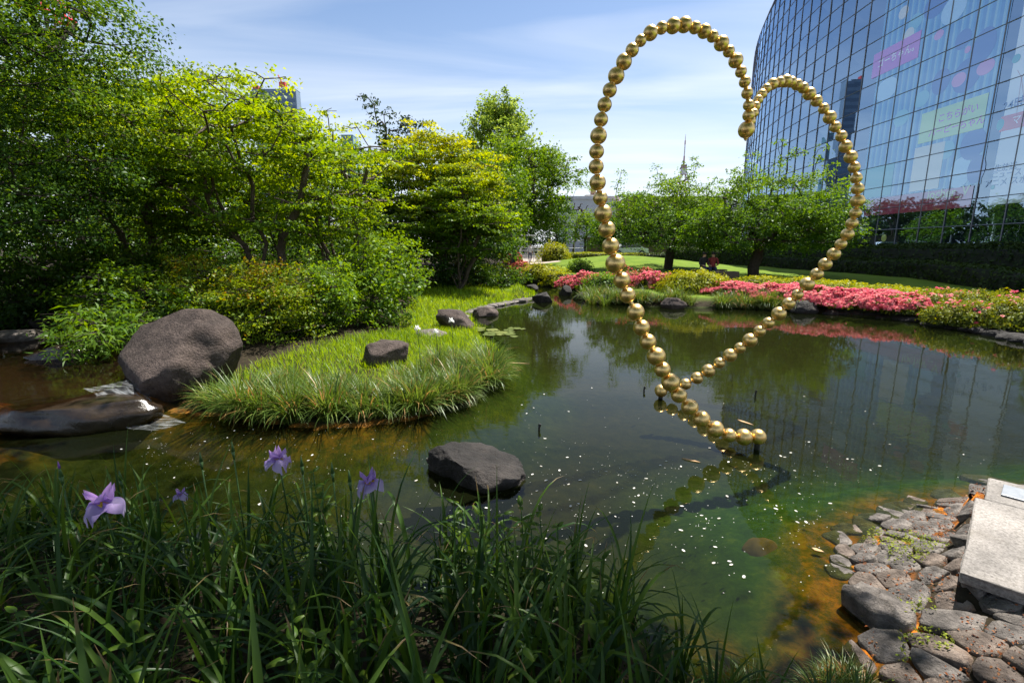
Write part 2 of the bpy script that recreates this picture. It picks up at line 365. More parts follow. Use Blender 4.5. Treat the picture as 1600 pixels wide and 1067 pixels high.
def water_mat(name, tint, murk, murk_amt, ripple):
    m, ns, ls = new_mat(name)
    g = N(ns, 'ShaderNodeNewGeometry')
    mp = N(ns, 'ShaderNodeMapping'); mp.inputs['Scale'].default_value = (1.0, 1.7, 1.0)
    mp.inputs['Rotation'].default_value = (0, 0, R_(20))
    ls.new(g.outputs['Position'], mp.inputs[0])
    n1 = pos_noise(ns, ls, 2.2, 3, 0.5, mp.outputs[0], 0.4)
    n2 = pos_noise(ns, ls, 9.0, 3, 0.5, mp.outputs[0])
    # calm and ruffled patches
    n3 = pos_noise(ns, ls, 0.35, 2, 0.5, g.outputs['Position'])
    r3 = ramp(ns, [(0.4, G(.3, .3, .3)), (0.65, G(1, 1, 1))]); ls.new(n3.outputs['Fac'], r3.inputs[0])
    ad = N(ns, 'ShaderNodeMath', operation='MULTIPLY_ADD'); ad.inputs[1].default_value = 0.22
    ls.new(n2.outputs['Fac'], ad.inputs[0]); ls.new(n1.outputs['Fac'], ad.inputs[2])
    st = N(ns, 'ShaderNodeMath', operation='MULTIPLY'); st.inputs[1].default_value = ripple
    ls.new(r3.outputs[0], st.inputs[0])
    bu = N(ns, 'ShaderNodeBump'); bu.inputs['Distance'].default_value = 0.02
    ls.new(st.outputs[0], bu.inputs['Strength']); ls.new(ad.outputs[0], bu.inputs['Height'])
    fr = N(ns, 'ShaderNodeFresnel'); fr.inputs['IOR'].default_value = 1.25; ls.new(bu.outputs[0], fr.inputs['Normal'])
    tr = N(ns, 'ShaderNodeBsdfTransparent'); tr.inputs[0].default_value = (*tint, 1)
    df = N(ns, 'ShaderNodeBsdfDiffuse'); df.inputs[0].default_value = (*murk, 1)
    m0 = N(ns, 'ShaderNodeMixShader'); m0.inputs[0].default_value = murk_amt
    ls.new(tr.outputs[0], m0.inputs[1]); ls.new(df.outputs[0], m0.inputs[2])
    gl = N(ns, 'ShaderNodeBsdfGlossy'); gl.inputs['Roughness'].default_value = 0.015
    ls.new(bu.outputs[0], gl.inputs['Normal'])
    m1 = N(ns, 'ShaderNodeMixShader'); ls.new(fr.outputs[0], m1.inputs[0])
    ls.new(m0.outputs[0], m1.inputs[1]); ls.new(gl.outputs[0], m1.inputs[2])
    o = N(ns, 'ShaderNodeOutputMaterial'); ls.new(m1.outputs[0], o.inputs[0])
    return m
M_water = water_mat('pond_water', (.64, .68, .40), (.016, .021, .007), 0.24, 0.13)
M_stream = water_mat('stream_water', (.55, .42, .26), (.03, .02, .01), 0.2, 0.35)

def glass_mat():
    m, ns, ls = new_mat('curtain_wall_glass')
    tr = N(ns, 'ShaderNodeBsdfTransparent'); tr.inputs[0].default_value = (.88, .94, 1.0, 1)
    gl = N(ns, 'ShaderNodeBsdfGlossy'); gl.inputs['Roughness'].default_value = 0.01
    gl.inputs['Color'].default_value = (.58, .82, 1.12, 1)
    n = pos_noise(ns, ls, 0.25, 2, 0.5)
    bu = N(ns, 'ShaderNodeBump'); bu.inputs['Strength'].default_value = 0.05; bu.inputs['Distance'].default_value = 0.05
    ls.new(n.outputs['Fac'], bu.inputs['Height']); ls.new(bu.outputs[0], gl.inputs['Normal'])
    lw = N(ns, 'ShaderNodeFresnel'); lw.inputs['IOR'].default_value = 1.5
    mx = N(ns, 'ShaderNodeMixShader'); 
    mr = N(ns, 'ShaderNodeMapRange'); mr.inputs['To Min'].default_value = 0.37; mr.inputs['To Max'].default_value = 0.95
    ls.new(lw.outputs[0], mr.inputs['Value']); ls.new(mr.outputs[0], mx.inputs[0])
    ls.new(tr.outputs[0], mx.inputs[1]); ls.new(gl.outputs[0], mx.inputs[2])
    o = N(ns, 'ShaderNodeOutputMaterial'); ls.new(mx.outputs[0], o.inputs[0])
    return m
M_glass = glass_mat()
M_mullion = plain('mullion_metal', (.20, .20, .23), 0.5, 0.3)
M_inner = plain('interior_wall', (.05, .065, .09), 0.9)

# ------------------------------------------------------------------ terrain
POND = [(1.15, 1.55), (1.75, 1.9), (2.02, 2.35), (2.22, 2.75), (2.5, 3.15), (2.95, 3.45), (3.4, 3.68), (4.19, 3.95), (5.2, 4.15), (8, 4.7), (13, 6.2), (15.5, 8.0),
        (14.2, 9.6), (12.3, 10.6), (11.7, 11.8), (11.55, 13.6), (10.4, 15.5), (7.9, 16.9), (5.9, 17.1), (4.6, 17.5), (3.4, 19.2), (3.2, 22.5), (2.2, 26.3), (0.2, 27.6), (-1.6, 27.3),
        (-1.3, 26.0), (0.3, 25.0), (1.0, 22.6), (1.03, 20.6), (.2, 18.9), (-.92, 17.4), (-1.45, 14.7), (-.95, 12.2), (-.36, 9.3), (-.18, 7.5), (-.5, 6.4), (-1.28, 5.75), (-2.28, 5.45),
        (-3.1, 5.55), (-4.1, 5.9), (-4.9, 6.1), (-5.6, 5.3), (-6.6, 5.0), (-6.4, 3.9), (-5, 3.5), (-2.5, 3.05), (-1.0, 2.75), (.15, 2.6), (.72, 2.25), (.98, 1.8)]
STREAM = [(-14.5, 12.0), (-11.8, 10.6), (-9.3, 9.0), (-7.0, 7.3), (-5.5, 6.15)]
def poly_sd(poly, x, y):
    P = np.array(poly); Q = np.roll(P, -1, 0)
    d2 = np.full(x.shape, 1e9); inside = np.zeros(x.shape, bool)
    for (ax, ay), (bx, by) in zip(P, Q):
        ex, ey = bx - ax, by - ay
        t = np.clip(((x - ax) * ex + (y - ay) * ey) / (ex * ex + ey * ey), 0, 1)
        d2 = np.minimum(d2, (x - ax - t * ex) ** 2 + (y - ay - t * ey) ** 2)
        if ay != by:
            c = ((ay > y) != (by > y)) & (x < (bx - ax) * (y - ay) / (by - ay) + ax)
            inside ^= c
    d = np.sqrt(d2)
    return np.where(inside, -d, d)
def line_d(pl, x, y):
    P = np.array(pl); d2 = np.full(x.shape, 1e9)
    for (ax, ay), (bx, by) in zip(P[:-1], P[1:]):
        ex, ey = bx - ax, by - ay
        t = np.clip(((x - ax) * ex + (y - ay) * ey) / (ex * ex + ey * ey), 0, 1)
        d2 = np.minimum(d2, (x - ax - t * ex) ** 2 + (y - ay - t * ey) ** 2)
    return np.sqrt(d2)
def terrain(x, y):
    x = np.asarray(x, float); y = np.asarray(y, float)
    s = poly_sd(POND, x, y)
    p3 = np.stack([x, y, np.zeros_like(x)], -1)
    s = s + 0.10 * fbm(p3 * 0.9, 3, 3) * sstep(40, 20, y)
    left = sstep(0.4, -0.6, x) * sstep(4.0, 5.0, y) * sstep(30, 24, y)
    near = sstep(4.2, 3.0, y)
    stones = sstep(1.0, 1.7, x) * sstep(4.6, 3.9, y)
    base = 0.42 - 0.14 * sstep(9, 11, y) + 0.34 * sstep(16, 26, y)
    base = base * (1 - stones) + 0.245 * stones
    base = base * (1 - left) + 0.25 * left
    base = base - 0.17 * near * (1 - stones) * sstep(0.9, 1.6, y)
    bw = 0.55 + 0.5 * sstep(9, 11, y) * (1 - left) + 2.6 * left + 0.45 * near + 0.35 * stones
    bw = bw * (1 - stones) + 0.8 * stones
    zo = 0.02 + (base - 0.02) * sstep(0, 1, s / bw)
    zo = zo + left * 0.35 * sstep(2, 9, s) + 0.05 * fbm(p3 * 0.7, 5, 3) * sstep(0.2, 1.5, s)
    zo = zo + 0.85 * np.exp(-((x - 9.0) / 6.0) ** 2 - ((y - 40) / 8.0) ** 2)
    iw = 1.3 + 0.9 * stones
    zi = -0.02 - 0.46 * sstep(0, 1, -s / iw) + 0.03 * fbm(p3 * 1.3, 9, 3) * sstep(0.3, 1, -s)
    z = np.where(s > 0, zo, zi)
    rx_, ry_ = x - 2.5, y - 2.40                            # firm bed under the granite slabs
    ua, ub = rx_ * .749 + ry_ * .662, rx_ * .722 - ry_ * .692
    bed = sstep(-.02, .05, ua) * sstep(1.70, 1.62, ua) * sstep(-.02, .05, ub) * sstep(1.75, 1.6, ub)
    z = z * (1 - bed) + .245 * bed
    dc = line_d(STREAM, x, y)
    z = np.where((dc < 1.5) & (s > 0), np.maximum(z, 0.45 * sstep(1.5, 0.9, dc) * sstep(-4.4, -5.2, x)), z)
    z = np.where(dc < 0.95, np.minimum(z, 0.36 - 0.2 * (1 - (dc / 0.95) ** 2)), z)
    return z, s
def gz(x, y):
    return float(terrain(np.array([float(x)]), np.array([float(y)]))[0][0])
def build_ground():
    xs = np.concatenate([[-4000, -1500, -500, -180, -90, -55], np.arange(-36, -9, 0.6), np.arange(-9, 7, 0.11), np.arange(7, 16, 0.22), np.arange(16, 46, 0.6), [55, 80, 160, 400, 1500, 4000]])
    ys = np.concatenate([[-600, -120, -40, -15], np.arange(-6, 1, 0.4), np.arange(1, 8, 0.1), np.arange(8, 30, 0.25), np.arange(30, 80, 0.7), [95, 130, 200, 400, 1000, 3000, 6000]])
    X, Y = np.meshgrid(xs, ys)
    Z, S = terrain(X, Y)
    far = sstep(60, 140, np.hypot(X, Y - 20))
    Z = Z * (1 - far) + 0.4 * far
    r, c = X.shape
    me = gridmesh('ground', np.stack([X, Y, Z], -1)[None])
    def attr(nm, v):
        a = me.attributes.new(nm, 'FLOAT', 'POINT'); a.data.foreach_set('value', v.astype(np.float32).reshape(-1))
    lawn = sstep(1.2, 1.8, S) * sstep(13, 15, Y) * sstep(2.0, 3.0, X + (Y < 19) * 0)
    lawn = np.maximum(lawn * (Y < 62), sstep(.6, 1.0, S) * sstep(5.3, 5.8, X) * (Y < 20))
    pathd = np.abs(X - (2.0 + 0.03 * (Y - 40)))
    path = sstep(2.0, 1.8, pathd) * sstep(38.5, 39.2, Y) * sstep(80, 75, Y)
    iron = sstep(0.6, 0.0, -S) * sstep(0.8, 1.5, X) * sstep(4.3, 3.7, Y) * (S < 0.25)
    iron = np.maximum(iron, 0.4 * sstep(0.9, 0.1, -S) * (Y > 4.6) * (Y < 6.6) * (X < -1.0) * (S < 0.1))
    algae = np.maximum(sstep(3.4, 1.0, -S) * sstep(0.6, 2.0, X) * sstep(6.0, 4.0, Y), .45 * sstep(1.6, .2, -S))
    attr('lawn', lawn * (1 - path)); attr('path', path); attr('iron', iron); attr('algae', algae)
    attr('wet', sstep(0.06, -0.03, Z) * (S < 0.5))
    m, ns, ls = new_mat('ground')
    def A(nm): return N(ns, 'ShaderNodeAttribute', attribute_name=nm).outputs['Fac']
    n1 = pos_noise(ns, ls, 1.3, 6, 0.6); n2 = pos_noise(ns, ls, 14, 5, 0.65); n3 = pos_noise(ns, ls, 6.0, 7, 0.75, None, 0.25)
    soil = ramp(ns, [(0.3, G(.016, .013, .008)), (0.7, G(.045, .034, .020))]); ls.new(n2.outputs['Fac'], soil.inputs[0])
    lw = ramp(ns, [(0.3, G(.085, .15, .012)), (0.5, G(.12, .19, .016)), (0.7, G(.16, .22, .022))]); ls.new(n1.outputs['Fac'], lw.inputs[0])
    ln = pos_noise(ns, ls, 40, 3, 0.7)
    lm = N(ns, 'ShaderNodeMixRGB', blend_type='OVERLAY'); lm.inputs[0].default_value = 0.5
    ls.new(lw.outputs[0], lm.inputs[1]); ls.new(ln.outputs['Fac'], lm.inputs[2])
    pth = ramp(ns, [(0.3, G(.36, .30, .26)), (0.7, G(.46, .39, .34))]); ls.new(n2.outputs['Fac'], pth.inputs[0])
    mud = ramp(ns, [(0.25, G(.012, .011, .006)), (0.5, G(.030, .027, .013)), (0.75, G(.060, .048, .022))]); ls.new(n3.outputs['Fac'], mud.inputs[0])
    alg = ramp(ns, [(0.3, G(.013, .048, .002)), (0.52, G(.036, .098, .003)), (0.64, G(.08, .145, .005)), (0.78, G(.26, .27, .012))]); ls.new(n3.outputs['Fac'], alg.inputs[0])
    irn = ramp(ns, [(0.3, G(.07, .030, .006)), (0.45, G(.32, .10, .010)), (0.58, G(.55, .17, .016)), (0.72, G(.50, .36, .03))]); ls.new(n3.outputs['Fac'], irn.inputs[0])
    def mix(f, a, b):
        x = N(ns, 'ShaderNodeMixRGB'); ls.new(f, x.inputs[0]); ls.new(a, x.inputs[1]); ls.new(b, x.inputs[2]); return x.outputs[0]
    c0 = mix(A('lawn'), soil.outputs[0], lm.outputs[0])
    c0 = mix(A('path'), c0, pth.outputs[0])
    w0 = mix(A('algae'), mud.outputs[0], alg.outputs[0])
    c0 = mix(A('wet'), c0, w0)
    fi = N(ns, 'ShaderNodeMath', operation='MULTIPLY'); ls.new(A('iron'), fi.inputs[0])
    ni = ramp(ns, [(0.35, G(0, 0, 0)), (0.55, G(1, 1, 1))]); ls.new(n3.outputs['Fac'], ni.inputs[0]); 
    fj = N(ns, 'ShaderNodeMath', operation='MAXIMUM'); fj.inputs[1].default_value = 0.45; ls.new(ni.outputs[0], fj.inputs[0]); ls.new(fj.outputs[0], fi.inputs[1])
    c0 = mix(fi.outputs[0], c0, irn.outputs[0])
    b = N(ns, 'ShaderNodeBsdfPrincipled'); b.inputs['Roughness'].default_value = 0.95; b.inputs['Specular IOR Level'].default_value = 0.15
    ls.new(c0, b.inputs['Base Color'])
    bu = N(ns, 'ShaderNodeBump'); bu.inputs['Strength'].default_value = 0.5; bu.inputs['Distance'].default_value = 0.03
    ls.new(n2.outputs['Fac'], bu.inputs['Height']); ls.new(bu.outputs[0], b.inputs['Normal'])
    o = N(ns, 'ShaderNodeOutputMaterial'); ls.new(b.outputs[0], o.inputs[0])
    g = link('ground', me, None, m); tag(g, kind='structure')
build_ground()
wv = [(-7.2, .6, 0), (19, .6, 0), (19, 29, 0), (-7.2, 29, 0)]
tag(link('pond_water', pymesh('pond_water', wv, [(0, 1, 2, 3)]), None, M_water), kind='structure')
def ribbon(pl, hw, z):
    P = [Vector((a, b, z)) for a, b in pl]; vs = []; fs = []
    for i, p in enumerate(P):
        d = (P[min(i + 1, len(P) - 1)] - P[max(i - 1, 0)]).normalized(); n = Vector((-d.y, d.x, 0))
        vs += [p + n * hw, p - n * hw]
        if i: fs.append((2 * i - 2, 2 * i - 1, 2 * i + 1, 2 * i))
    return vs, fs
sv, sf = ribbon(STREAM + [(-5.05, 5.95)], 0.95, 0.345)
tag(link('stream_water', pymesh('stream_water', sv, sf), None, M_stream), kind='structure')

# ------------------------------------------------------------------ curved glass building
FX, YS, FR, PW, RH, Z0 = 27.0, 38.0, 96.0, 1.88, 1.53, 3.37 - 1.53 * 2
def facade(s, off=0.0):
    "point on the facade's plan curve; s runs along it, off goes into the building"
    if s < YS: return Vector((FX + off, s, 0)), Vector((-1, 0, 0))
    a = (s - YS) / FR
    n = Vector((-math.cos(a), math.sin(a), 0))
    return Vector((FX + FR * (1 - math.cos(a)), YS + FR * math.sin(a), 0)) - n * off, n
def lean(z):
    return 0.0 if z < 29 else 0.22 * (z - 29) ** 1.5
NCOL, NROW = 41, 24
S0 = 27.3 - PW * 6
def fpt(i, z, off=0.0):
    p, n = facade(S0 + i * PW, off + lean(z)); p.z = z; return p
bld = empty('glass_building', (FX, 27, 0))
tag(bld, 'tall curved glass office building with gridded blue panes on the right', 'building')
bld_inv = Matrix.Translation((-FX, -27, 0))
def bmesh_child(name, vs, fs, mat, parent=bld, smooth=False):
    return link(name, pymesh(name, [Vector(v) - Vector((FX, 27, 0)) for v in vs], fs, smooth), parent, mat)
panes = []
for i in range(NCOL):
    for j in range(NROW):
        a, b = fpt(i, Z0 + j * RH), fpt(i + 1, Z0 + j * RH)
        c, d = fpt(i + 1, Z0 + (j + 1) * RH), fpt(i, Z0 + (j + 1) * RH)
        ctr = (a + b + c + d) / 4
        dd = ctr - cam.location
        # project to see how large it shows
        f = Vector((0, _c, -_s)); u = Vector((0, _s, _c)); dep = dd.dot(f)
        px = 800 + dd.x / dep * FPX; py = 533.5 - dd.dot(u) / dep * FPX
        show = (1 / dep ** 2) * (abs((b - a).normalized().dot(Vector((-dd.y, dd.x, 0)).normalized()))) if (-20 < px < 1625 and -25 < py < 420) else 0
        panes.append((show, i, j, [a, d, c, b]))
panes.sort(key=lambda t: -t[0])
prnd = random.Random(4)
rest_v, rest_f = [], []
for k, (show, i, j, q) in enumerate(panes):
    # each pane is set a hair out of true, as glazing is
    n = (q[1] - q[0]).cross(q[3] - q[0]).normalized()
    e = [n * prnd.uniform(-.010, .010) for _ in q]
    q = [a + b for a, b in zip(q, e)]
    if k < 300:
        me = pymesh('pane', [v - Vector((FX, 27, 0)) for v in q], [(0, 1, 2, 3)])
        link('pane', me, bld, M_glass)
    else:
        b0 = len(rest_v); rest_v += q; rest_f.append((b0, b0 + 1, b0 + 2, b0 + 3))
tag(bmesh_child('glazing', rest_v, rest_f, M_glass), kind='stuff')
for i in range(NCOL + 1):                      # vertical mullions
    bmv = bmesh.new(); zs = [Z0 - .3] + [Z0 + j * RH for j in range(1, NROW + 1)]
    for za, zb in zip(zs[:-1], zs[1:]):
        if zb > 29 or za == zs[0] or True:
            tube_bm(bmv, fpt(i, za, -.03) - Vector((FX, 27, 0)), fpt(i, zb, -.03) - Vector((FX, 27, 0)), .036, .036, 4)
    bm_obj('mullion', bmv, M_mullion, bld)
for j in range(NROW + 1):                      # horizontal transoms
    z = Z0 + j * RH; bmv = bmesh.new()
    for i in range(NCOL):
        tube_bm(bmv, fpt(i, z, -.02) - Vector((FX, 27, 0)), fpt(i + 1, z, -.02) - Vector((FX, 27, 0)), .030, .030, 4)
    bm_obj('transom', bmv, M_mullion, bld)
vs, fs = [], []
for i in range(NCOL + 1):
    p, _n = facade(S0 + i * PW, 1.6)
    p2, _n = facade(S0 + i * PW, 1.6 + lean(Z0 + NROW * RH))
    vs += [(p.x, p.y, 0), (p.x, p.y, 29), (p2.x, p2.y, Z0 + NROW * RH)]
    if i:
        b0 = 3 * i - 3
        fs += [(b0, b0 + 3, b0 + 4, b0 + 1), (b0 + 1, b0 + 4, b0 + 5, b0 + 2)]
bmesh_child('inner_wall', vs, fs, M_inner)
for z in np.arange(Z0 + RH * 2, Z0 + RH * NROW, RH * 3):
    vs, fs = [], []
    for i in range(NCOL + 1):
        a, _n = facade(S0 + i * PW, .35 + lean(z)); b, _n = facade(S0 + i * PW, 1.6 + lean(z))
        vs += [(a.x, a.y, z), (b.x, b.y, z), (a.x, a.y, z + .35), (b.x, b.y, z + .35)]
        if i:
            q = 4 * i - 4
            fs += [(q, q + 4, q + 5, q + 1), (q + 2, q + 3, q + 7, q + 6), (q, q + 2, q + 6, q + 4)]
    bmesh_child('floor_slab', vs, fs, M_inner)
# roof, ends and a low plinth close the building
e0, _n = facade(S0); e1, _n = facade(S0 + NCOL * PW)
vs, fs = [], []
for i in range(NCOL + 1):
    p, _n = facade(S0 + i * PW, .05); vs += [(p.x, p.y, -.2), (p.x, p.y, Z0)]
    if i: fs.append((2 * i - 2, 2 * i, 2 * i + 1, 2 * i - 1))
bmesh_child('plinth', vs, fs, M_concrete)
zt = Z0 + NROW * RH
vs = []
for i in range(NCOL + 1):
    p = fpt(i, zt); vs.append(tuple(p))
vs += [(75, e1.y, zt), (75, S0, zt)]
bmesh_child('roof', vs, [tuple(range(len(vs)))], M_concrete)
# posters and lettering on the glass
def film_out(ns, ls, colr):
    "printed window film: the print with the glass's own sheen over it"
    b = N(ns, 'ShaderNodeBsdfDiffuse'); ls.new(colr, b.inputs[0]) if not isinstance(colr, tuple) else setattr(b.inputs[0], 'default_value', (*colr, 1))
    gl = N(ns, 'ShaderNodeBsdfGlossy'); gl.inputs['Roughness'].default_value = 0.02; gl.inputs['Color'].default_value = (.58, .82, 1.12, 1)
    mx = N(ns, 'ShaderNodeMixShader'); mx.inputs[0].default_value = 0.34
    ls.new(b.outputs[0], mx.inputs[1]); ls.new(gl.outputs[0], mx.inputs[2])
    o = N(ns, 'ShaderNodeOutputMaterial'); ls.new(mx.outputs[0], o.inputs[0])
def film(name, col):
    m, ns, ls = new_mat(name); film_out(ns, ls, col); return m
def stripes_mat():
    m, ns, ls = new_mat('striped_banner')
    g = N(ns, 'ShaderNodeNewGeometry'); sp = N(ns, 'ShaderNodeSeparateXYZ'); ls.new(g.outputs['Position'], sp.inputs[0])
    mu = N(ns, 'ShaderNodeMath', operation='MULTIPLY'); mu.inputs[1].default_value = 1.9; ls.new(sp.outputs['Y'], mu.inputs[0])
    fr = N(ns, 'ShaderNodeMath', operation='FRACT'); ls.new(mu.outputs[0], fr.inputs[0])
    r = ramp(ns, [(0.0, G(.07, .22, .46)), (0.40, G(.07, .22, .46)), (0.45, G(.12, .33, .56)), (0.70, G(.12, .33, .56)), (0.75, G(.27, .47, .58)), (1.0, G(.27, .47, .58))])
    ls.new(fr.outputs[0], r.inputs[0])
    film_out(ns, ls, r.outputs[0]); return m
M_stripes = stripes_mat()
def poster(name, s0, s1, z0, z1, mat, label, off=-0.02, rot=0):
    th = 0.002
    o = box(name, (FX + off, (s0 + s1) / 2, (z0 + z1) / 2), (th, abs(s1 - s0), z1 - z0), mat)
    tag(o, label, 'poster'); bpy.context.view_layer.update(); return o
def lettering(body, px, py, size, mat, parent, off=-0.028, slope=0.0, name='lettering'):
    cu = bpy.data.curves.new(name, 'FONT'); cu.body = body; cu.size = size
    cu.align_x = 'CENTER'; cu.align_y = 'CENTER'; cu.extrude = 0.0008; cu.offset = 0.012 * size
    p = atx(px, py, FX + off)
    o = bpy.data.objects.new(name, cu); COL.objects.link(o); cu.materials.append(mat)
    m = Matrix(((0, 0, -1, p.x), (-1, 0, 0, p.y), (0, 1, 0, p.z), (0, 0, 0, 1))) @ Matrix.Rotation(slope, 4, 'Z')
    o.parent = parent; o.matrix_parent_inverse = parent.matrix_world.inverted()
    bpy.context.view_layer.update()
    me = bpy.data.meshes.new_from_object(o.evaluated_get(bpy.context.evaluated_depsgraph_get()))
    bpy.data.objects.remove(o)
    o = link(name, me, parent)
    o.matrix_parent_inverse = parent.matrix_world.inverted(); o.matrix_world = m
    return o
DISCS = [0]
def disc_on(name, px, py, r, mat, parent, sx=1.0, off=-0.024):
    DISCS[0] += 1; off -= 0.00012 * DISCS[0]                 # each patch lies a hair over the last
    bm = bmesh.new(); bmesh.ops.create_circle(bm, cap_ends=True, segments=28, radius=r)
    o = bm_obj(name, bm, mat, parent); p = atx(px, py, FX + off)
    o.matrix_parent_inverse = parent.matrix_world.inverted()
    o.matrix_world = Matrix(((0, 0, -1, p.x), (-1, 0, 0, p.y), (0, 1, 0, p.z), (0, 0, 0, 1))) @ Matrix.Diagonal((sx, 1, 1, 1))
    return o
PC = {k: film('poster_' + k, v) for k, v in dict(purple=(.62, .10, .50), green=(.55, .75, .25), pale=(.80, .84, .88), white=(.9, .9, .9), rose=(.45, .08, .14),
      navy=(.05, .08, .22), red=(.70, .14, .10), teal=(.08, .38, .36), lime=(.55, .62, .16), cream=(.74, .70, .60), indigo=(.06, .12, .38), aqua=(.22, .50, .58), pink=(.66, .24, .50), sky=(.45, .66, .85)).items()}
bpy.context.view_layer.update()
def sz(px, py): p = atx(px, py, FX); return p.y, p.z
y1, z1 = sz(1450, 300)
ban = poster('striped_banner', sz(1548, 200)[0], sz(1360, 200)[0], 5.7, 21.0, M_stripes, 'large blue striped banner hung on the panes of the curved building', -0.0180)
for (px, py, r, sx) in ((1467, 55, .28, 1.3), (1540, 105, .42, 1.3), (1512, 78, .2, 1.0), (1498, 125, .4, 1.2)):
    disc_on('pink_patch', px, py, r, PC['pink'], ban, sx, -0.0216)
for (px, py, r, sx) in ((1490, 15, .8, 1.1), (1385, 140, .75, 1.4), (1500, 270, .9, 0.8)):
    disc_on('pale_patch', px, py, r, PC['sky'], ban, sx, -0.0210)
for (px, py, r, sx, c) in ((1462, 8, .75, 1.2, 'indigo'), (1505, 62, .55, 1.0, 'indigo'), (1470, 128, .75, .9, 'indigo'), (1510, 118, .95, 1.0, 'indigo'), (1538, 70, .9, .8, 'indigo'), (1430, 35, .5, 1.2, 'aqua'), (1420, 55, .45, 1.0, 'cream'), (1440, 155, .5, 1.2, 'aqua'), (1520, 225, .9, .9, 'indigo'), (1478, 235, .55, 1.1, 'aqua'), (1408, 185, .55, 1.2, 'aqua'), (1525, 265, .8, .7, 'indigo'), (1412, 20, .4, 1.1, 'cream'), (1450, 205, .35, 1.0, 'pink')):
    disc_on('colour_patch', px, py, r, PC[c], ban, sx, -0.0204)
a, b = sz(1366, 92), sz(1437, 75)
pur = poster('purple_sign', a[0], b[0], sz(1405, 104)[1], sz(1405, 66)[1], PC['purple'], 'purple sign with white Japanese lettering on the building glass', -0.0300)
lettering('ゴーちゃん。', 1402, 87, .62, PC['white'], pur, -0.0330)
a, b = sz(1440, 190), sz(1541, 175)
grn = poster('green_sign', a[0], b[0], sz(1490, 212)[1], sz(1490, 163)[1], PC['green'], 'pale green sign with two rows of mauve lettering on the glass', -0.0300)
lettering('こちらがい', 1496, 178, .55, PC['purple'], grn, -0.0330)
lettering('パーピーちゃん', 1492, 199, .55, PC['purple'], grn, -0.0330)
a, b = sz(1566, 200), sz(1660, 200)
wht = poster('white_sign', a[0], b[0], 4.45, 15.4, PC['pale'], 'tall white poster with dark lettering at the right edge of the building', -0.0252)
lettering('24時間', 1593, 161, .62, PC['navy'], wht, -0.0282)
lettering('マ', 1588, 188, .5, PC['white'], wht, -0.0306)
lettering('生放送', 1571, 262, .42, PC['navy'], wht, -0.0282)
lettering('ニュース', 1572, 272, .42, PC['navy'], wht, -0.0282)
lettering('アニメ スポーツ', 1583, 283, .46, PC['navy'], wht, -0.0282)
for (px, py, r, sx, m) in ((1588, 92, .22, 1, 'teal'), (1563, 195, .3, .7, 'teal'), (1551, 293, .12, 1, 'teal')):
    disc_on('dot', px, py, r, PC[m], wht, sx, -0.0288)
bm = bmesh.new()
for (p0, p1) in (((1590, 110), (1596, 122)), ((1602, 112), (1596, 122)), ((1596, 122), (1586, 195)), ((1596, 122), (1604, 195)), ((1590, 160), (1602, 158))):
    tube_bm(bm, atx(*p0, FX - .032), atx(*p1, FX - .032), .006, .006, 4)
bmr = bm_obj('red_drawing', bm, PC['red'], wht); bmr.matrix_parent_inverse = wht.matrix_world.inverted()
box_c = atx(1583, 190, FX - .030)
rb = box('red_band', (0, 0, 0), (.002, 1.4, .8), PC['red'], wht); rb.matrix_parent_inverse = wht.matrix_world.inverted(); rb.location = box_c
a, b = sz(1352, 325), sz(1520, 305)
ros = poster('rose_band_sign', a[0], b[0], 4.45, 5.65, PC['rose'], 'dark rose band sign with lime lettering low on the building glass', -0.0264)
lettering('iocher_V', 1480, 302, .8, PC['lime'], ros, -0.0294)
a, b = sz(1425, 270), sz(1470, 270)
poster('cream_panel', a[0], b[0], 5.8, 8.6, PC['cream'], 'blank cream panel above the rose sign on the glass', -0.0240)
a, b = sz(1345, 285), sz(1395, 280)
poster('teal_panel', a[0], b[0], 5.8, 8.0, PC['teal'], 'teal green panel on the glass beside the gold beads', -0.0240)
rl = disc_on('round_sticker', 1381, 372, .62, PC['teal'], empty('round_sticker_sign', atx(1381, 372, FX - .02)), 1.0, -0.02)
tag(rl.parent, 'round teal sticker low on the building glass above the hedge', 'sticker')
bpy.context.view_layer.update()
rl2 = disc_on('inner_spot', 1381, 372, .26, PC['lime'], rl.parent, 1.0, -0.03)

# ------------------------------------------------------------------ trees
def leaves_at(rng, C, nrm, out, size, flat=0.6, asp=0.55, var=0.5):
    """diamond leaves: C centres (n,3); nrm mean normals (n,3); out mean pointing directions"""
    n = len(C)
    nn = unit(nrm + rng.normal(0, flat, (n, 3)))
    d = unit(out + rng.normal(0, 0.8, (n, 3)))
    d = unit(d - nn * (d * nn).sum(-1, keepdims=True))
    w = np.cross(nn, d)
    L = (size * (1 + var * rng.uniform(-1, 1, n)))[:, None]
    W = L * asp * 0.5
    fold = nn * L * 0.12
    v0 = C - d * L * 0.45
    v2 = C + d * L * 0.55 - nn * L * 0.15
    v1 = C + w * W + fold; v3 = C - w * W + fold
    return np.stack([v0, v1, v2, v3], 1)

